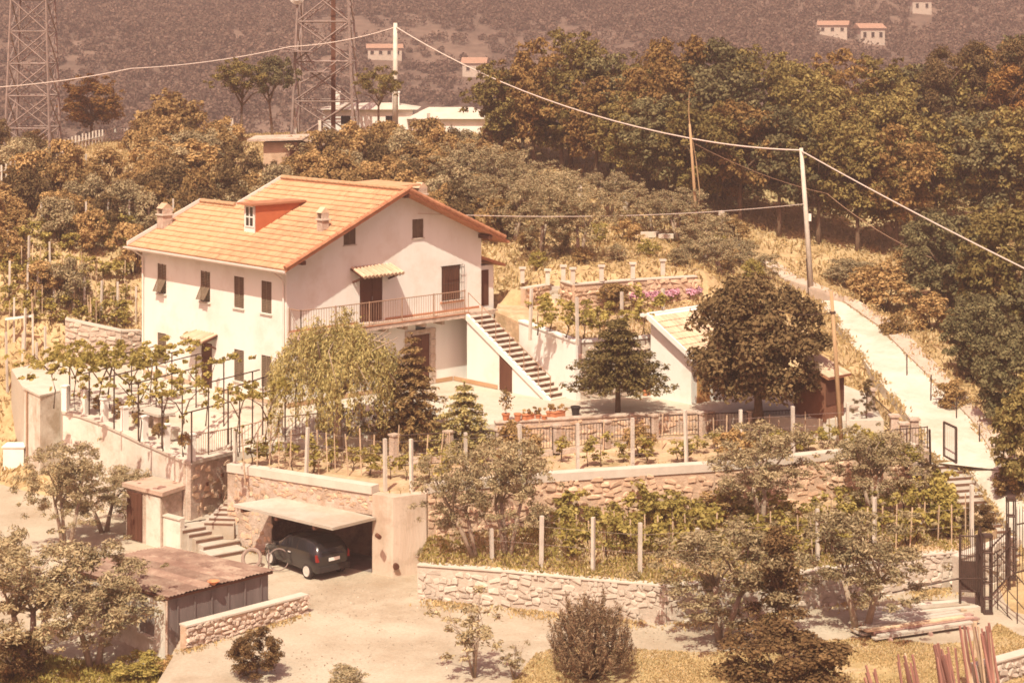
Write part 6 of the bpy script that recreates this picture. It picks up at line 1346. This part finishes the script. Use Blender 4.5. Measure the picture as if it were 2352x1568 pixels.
for (u, v, w, h) in [(390,335,190,140),(360,400,150,90),(450,420,170,100),(80,470,150,130),(140,520,140,90),(420,330,110,90),(930,410,150,90),(1010,400,150,80),(700,430,140,60),(330,345,80,80)]: px('bush', 'large_slope_bush', 'large bush on the upper slope behind the house', 'bush', G(u, v), w, h, 'large bushes of the upper slope')
for bi_, (u, v, w, h) in enumerate(sorted([(1760,640,90,60),(1700,610,100,70),(1950,650,150,60),(2030,720,170,120),(2090,640,120,80),(1990,700,120,100),(2140,760,130,90),(2060,790,90,80),(1640,560,120,60),(2190,960,110,90),(1590,600,90,50),(1290,585,70,50),(2330,1150,120,90)])):
    px(R.choice(['bush', 'greybush', 'bush']), 'bank_bush', ORD[bi_] + ' straggly bush from the left along the dry bank and path', 'bush', G(u, v), w, h, 'bushes of the dry bank')
yc = at(1990, 960, 3.8); px('pine', 'column_cypress', 'slim greyish column bush beside the lean-to shed', 'bush', yc, 50, 90)
# picket fences on the slope
def picket(lab, u0, v0, u1, v1, n, h):
    a, b = G(u0, v0), G(u1, v1); rt = root('picket_fence', lab, 'fence', a); a += Z_ * .1; b += Z_ * .1
    part(rt, 'rail', M().tube([a + Z_ * h * .75, b + Z_ * h * .75], .04, 4).tube([a + Z_ * h * .3, b + Z_ * h * .3], .04, 4), POSTM)
    for i in range(n): t = a.lerp(b, i / (n - 1)); t.z = H1(t.x, t.y); part(rt, 'picket', M().obox(t + V(-.05, -.06, -.2), V(.1, 0, 0), V(0, .03, 0), V(0, 0, h + .2 + R.uniform(-.05, .05))), POSTM)
picket('pale picket fence climbing under the orange brown tree', 115, 372, 292, 326, 24, 1.0)
picket('grey picket fence at the left edge of the slope', -40, 470, 36, 452, 8, 2.0)
# fence pins along the path
for (u, v0, v1) in [(2083,825,850),(2138,870,908),(2197,925,950),(2250,985,1015),(2305,1040,1080)]: p = at(u, v1, 4.3 - (v1 - 830) * .0085); stake(p, (v1 - v0) / F * p.y + .2, 'iron_pin', 'thin dark iron pin along the dirt path', 'pin', 'iron pins along the dirt path', .02, IRON)
# dead sprig on the path
# ------------------------------------------------------------------ grass and far wood (uncountable)
def blades(name, P, ln, wd, m_, seed, kind_='stuff', lay=.5):
    r = np.random.default_rng(seed); n = len(P); t = np.tile(np.array([0, 0, 1.]), (n, 1)) + r.normal(size=(n, 3)) * lay
    nr = r.normal(size=(n, 3)); nr[:, 2] = np.abs(nr[:, 2]) * .5
    q = leafquads(P + np.array([0, 0, ln * .5]), nr, ln, wd, r, t); o = link(name, npmesh(name, q, n, r.uniform(0, 1, n), m_)); return props(o, None, None, None, kind_)
rg = np.random.default_rng(5)
x = rg.uniform(-42, 48, 120000); y = 66 + 70 * rg.uniform(0, 1, 120000) ** 1.05; z = hz(x, y)
uu = 1176 + F * x / y; vv = HV + F * (CZ - z) / y
path_ = (uu > np.interp(vv, [590, 690, 745, 850, 960, 1066], [1730, 1872, 1918, 1992, 2082, 2140])) & (uu < np.interp(vv, [590, 690, 745, 850, 962, 1135], [1770, 1980, 2072, 2174, 2280, 2395])) & (vv > 575)
ok = (uu > -60) & (uu < 3100) & ~path_ & ~((x > -19.3) & (x < 14) & (y < 86)) & (z > .02)
blades('dry_grass', np.stack([x, y, z], 1)[ok], .20, .05, LF_GRASS, 6)
def inpoly(x, y, poly):
    c = np.zeros(len(x), bool); n = len(poly)
    for i in range(n):
        a, b = poly[i], poly[(i + 1) % n]; k = ((a.y > y) != (b.y > y)) & (x < (b.x - a.x) * (y - a.y) / (b.y - a.y + 1e-9) + a.x); c ^= k
    return c
def strew(name, poly, n, ln, wd, m_, seed, zf=None, mask=None):
    xs = [p.x for p in poly]; ys = [p.y for p in poly]; r = np.random.default_rng(seed); x = r.uniform(min(xs), max(xs), n); y = r.uniform(min(ys), max(ys), n); k = inpoly(x, y, poly)
    nz_ = np.sin(x * 1.7 + np.sin(y * 2.1)) + np.sin(y * 1.3 + x * .6) + r.normal(0, .7, n); k &= nz_ > (mask if mask is not None else -9); x, y = x[k], y[k]
    P = np.stack([x, y, np.full(len(x), poly[0].z) if zf is None else zf(x, y)], 1); blades(name, P, ln, wd, m_, seed)
strew('lawn_grass', [p.copy() for p in LG], 110000, .05, .016, LF_GRASS, 11, mask=-.6)
strew('strip_weeds', [V(p.x, p.y, 1.22) for p in T1], 24000, .09, .03, LF_VINE, 12, mask=-.6)
strew('strip_dry_grass', [V(p.x, p.y, 1.2) for p in T1], 16000, .11, .03, LF_GRASS, 13)
strew('garden_weeds', [V(p.x, p.y, 2.85) for p in T2], 5000, .07, .03, LF_VINE, 14, mask=.5)
strew('bed_weeds', [at(u, v, -.88) for (u, v) in [(-60,1480),(390,1552),(400,1620),(-100,1620)]], 9000, .11, .035, LF_VINE, 15)
strew('orchard_weeds', [V(p.x, p.y, 6.5) for p in T4], 5000, .09, .03, LF_GRASS, 16, zf=lambda x, y: 6.2 + (y - 78.8) * .07)
# weeds along the foot of the walls and the kerbs
def edge(name, pts, n, z, seed, w=.5):
    r = np.random.default_rng(seed); t = r.uniform(0, len(pts) - 1, n); i = np.minimum(t.astype(int), len(pts) - 2); f = (t - i)[:, None]; A = np.array([[p.x, p.y] for p in pts]); q = A[i] * (1 - f) + A[i + 1] * f
    q[:, 1] -= np.abs(r.normal(0, w, n)) + .05; q[:, 0] += r.normal(0, .2, n); k = np.sin(q[:, 0] * 2.3) + r.normal(0, .8, n) > .1
    q = q[k]; blades(name, np.concatenate([q, np.full((len(q), 1), z)], 1), .07, .025, LF_GRASS, seed)
edge('wall_foot_weeds', W1, 5200, .0, 91, .45)
edge('wall_foot_weeds', [HWa[0], HWa[1]], 900, .0, 92, .2)
edge('wall_foot_weeds', [W2[0], NL], 500, .0, 93, .2)
def edge3(name, pts, n, seed, w, m_=LF_GRASS):
    r = np.random.default_rng(seed); t = r.uniform(0, len(pts) - 1, n); i = np.minimum(t.astype(int), len(pts) - 2); f = (t - i)[:, None]; A = np.array([[*p] for p in pts]); q = A[i] * (1 - f) + A[i + 1] * f
    q[:, 0] += r.normal(0, w, n); k = np.sin(q[:, 1] * 1.9) + r.normal(0, .8, n) > -.2; blades(name, q[k], .10, .035, m_, seed)
edge3('ramp_edge_weeds', RAMPL, 3000, 95, .14); edge3('ramp_edge_weeds', RAMPR, 2200, 96, .12); edge3('path_edge_weeds', PATHR, 3000, 97, .25)
def gravel(name, poly, n, z, seed):
    xs = [p.x for p in poly]; ys = [p.y for p in poly]; r = np.random.default_rng(seed); x = r.uniform(min(xs), max(xs), n); y = r.uniform(min(ys), max(ys), n)
    k = inpoly(x, y, poly) & (np.sin(x * .9 + np.sin(y * .7)) + np.sin(y * 1.1 - x * .3) + r.normal(0, .8, n) > .2); x, y = x[k], y[k]; nn_ = len(x)
    q = leafquads(np.stack([x, y, np.full(nn_, z)], 1), np.tile(np.array([0, 0, 1.]), (nn_, 1)) + r.normal(0, .3, (nn_, 3)), .028, .022, r)
    props(link(name, npmesh(name, q, nn_, r.uniform(0, 1, nn_), GRAVM)), None, None, None, 'stuff')
GRAVM = leafmat('gravel_bits', [(.17, .12, .085), (.36, .29, .22), (.56, .49, .40)], .0, .0)
gravel('gravel', [at(u, v, 0) for (u, v) in [(640,1345),(900,1310),(1200,1400),(1650,1440),(2200,1385),(2260,1400),(1900,1470),(1320,1480),(1200,1600),(640,1600),(440,1510),(700,1420)]], 5000, .012, 41)
# far wood: crowns of loose leaf clumps over the opposite hillside
rf_ = np.random.default_rng(77); NT = 13000
x = rf_.uniform(-125, 125, NT); y = 232 + 250 * rf_.uniform(0, 1, NT); keep = np.abs(x) < y * .29 + 6; x, y = x[keep], y[keep]
dens = np.sin(x * .06 + 1.3 * np.sin(y * .031)) + np.sin(y * .09 + x * .03) + rf_.normal(0, .55, len(x)); zt_ = far_z(x, y); terr = (np.sin(zt_ * 2.2 + .3 * np.sin(x * .05)) > -.55) | (x < -45) | (x > 25) | (y > 420); keep = (dens > -1.35) & terr; x, y = x[keep], y[keep]; NT = len(x)
z = far_z(x, y)
keep = np.ones(len(x), bool)
for fp in FARH: keep &= ~((np.abs(x - fp.x * y / fp.y) < 3.6) & (y > fp.y - 13) & (y < fp.y + 7))
x, y, z = x[keep], y[keep], z[keep]; NT = len(x); rr = rf_.uniform(.7, 2.0, NT) * rf_.uniform(.7, 1.3, NT); nl = 56
d = unit(rf_.normal(size=(NT, nl, 3))); d[..., 2] = np.abs(d[..., 2]) * 1.1 - .12
P = np.stack([x, y, z + rr * .35], 1)[:, None, :] + d * (rr * 1.0)[:, None, None] * rf_.uniform(.55, 1.1, (NT, nl, 1))
nr = d + rf_.normal(size=(NT, nl, 3)) * .5; tint = rf_.uniform(-.3, .3, NT)[:, None]
q = leafquads(P.reshape(-1, 3), nr.reshape(-1, 3), .33, .25, rf_); rv = np.clip(rf_.beta(2, 2, (NT, nl)) + tint, 0, 1).ravel()
props(link('far_woodland', npmesh('far_woodland', q, NT * nl, rv, LF_FAR)), None, None, None, 'stuff')
# ------------------------------------------------------------------ hazy air over the valley
hm = bpy.data.materials.new('air_haze'); hm.use_nodes = True; n = hm.node_tree.nodes; n.clear(); o = n.new('ShaderNodeOutputMaterial'); pv = n.new('ShaderNodeVolumePrincipled')
pv.inputs['Color'].default_value = (.90, .68, .62, 1); pv.inputs['Density'].default_value = .0010; pv.inputs['Anisotropy'].default_value = .2
hm.node_tree.links.new(pv.outputs[0], o.inputs['Volume'])
if HAZE:
    hb = M().obox((-450, -30, -24), (900, 0, 0), (0, 640, 0), (0, 0, 92)); single('haze', hb, hm, None, None, (0, 0, 0), kind='stuff')
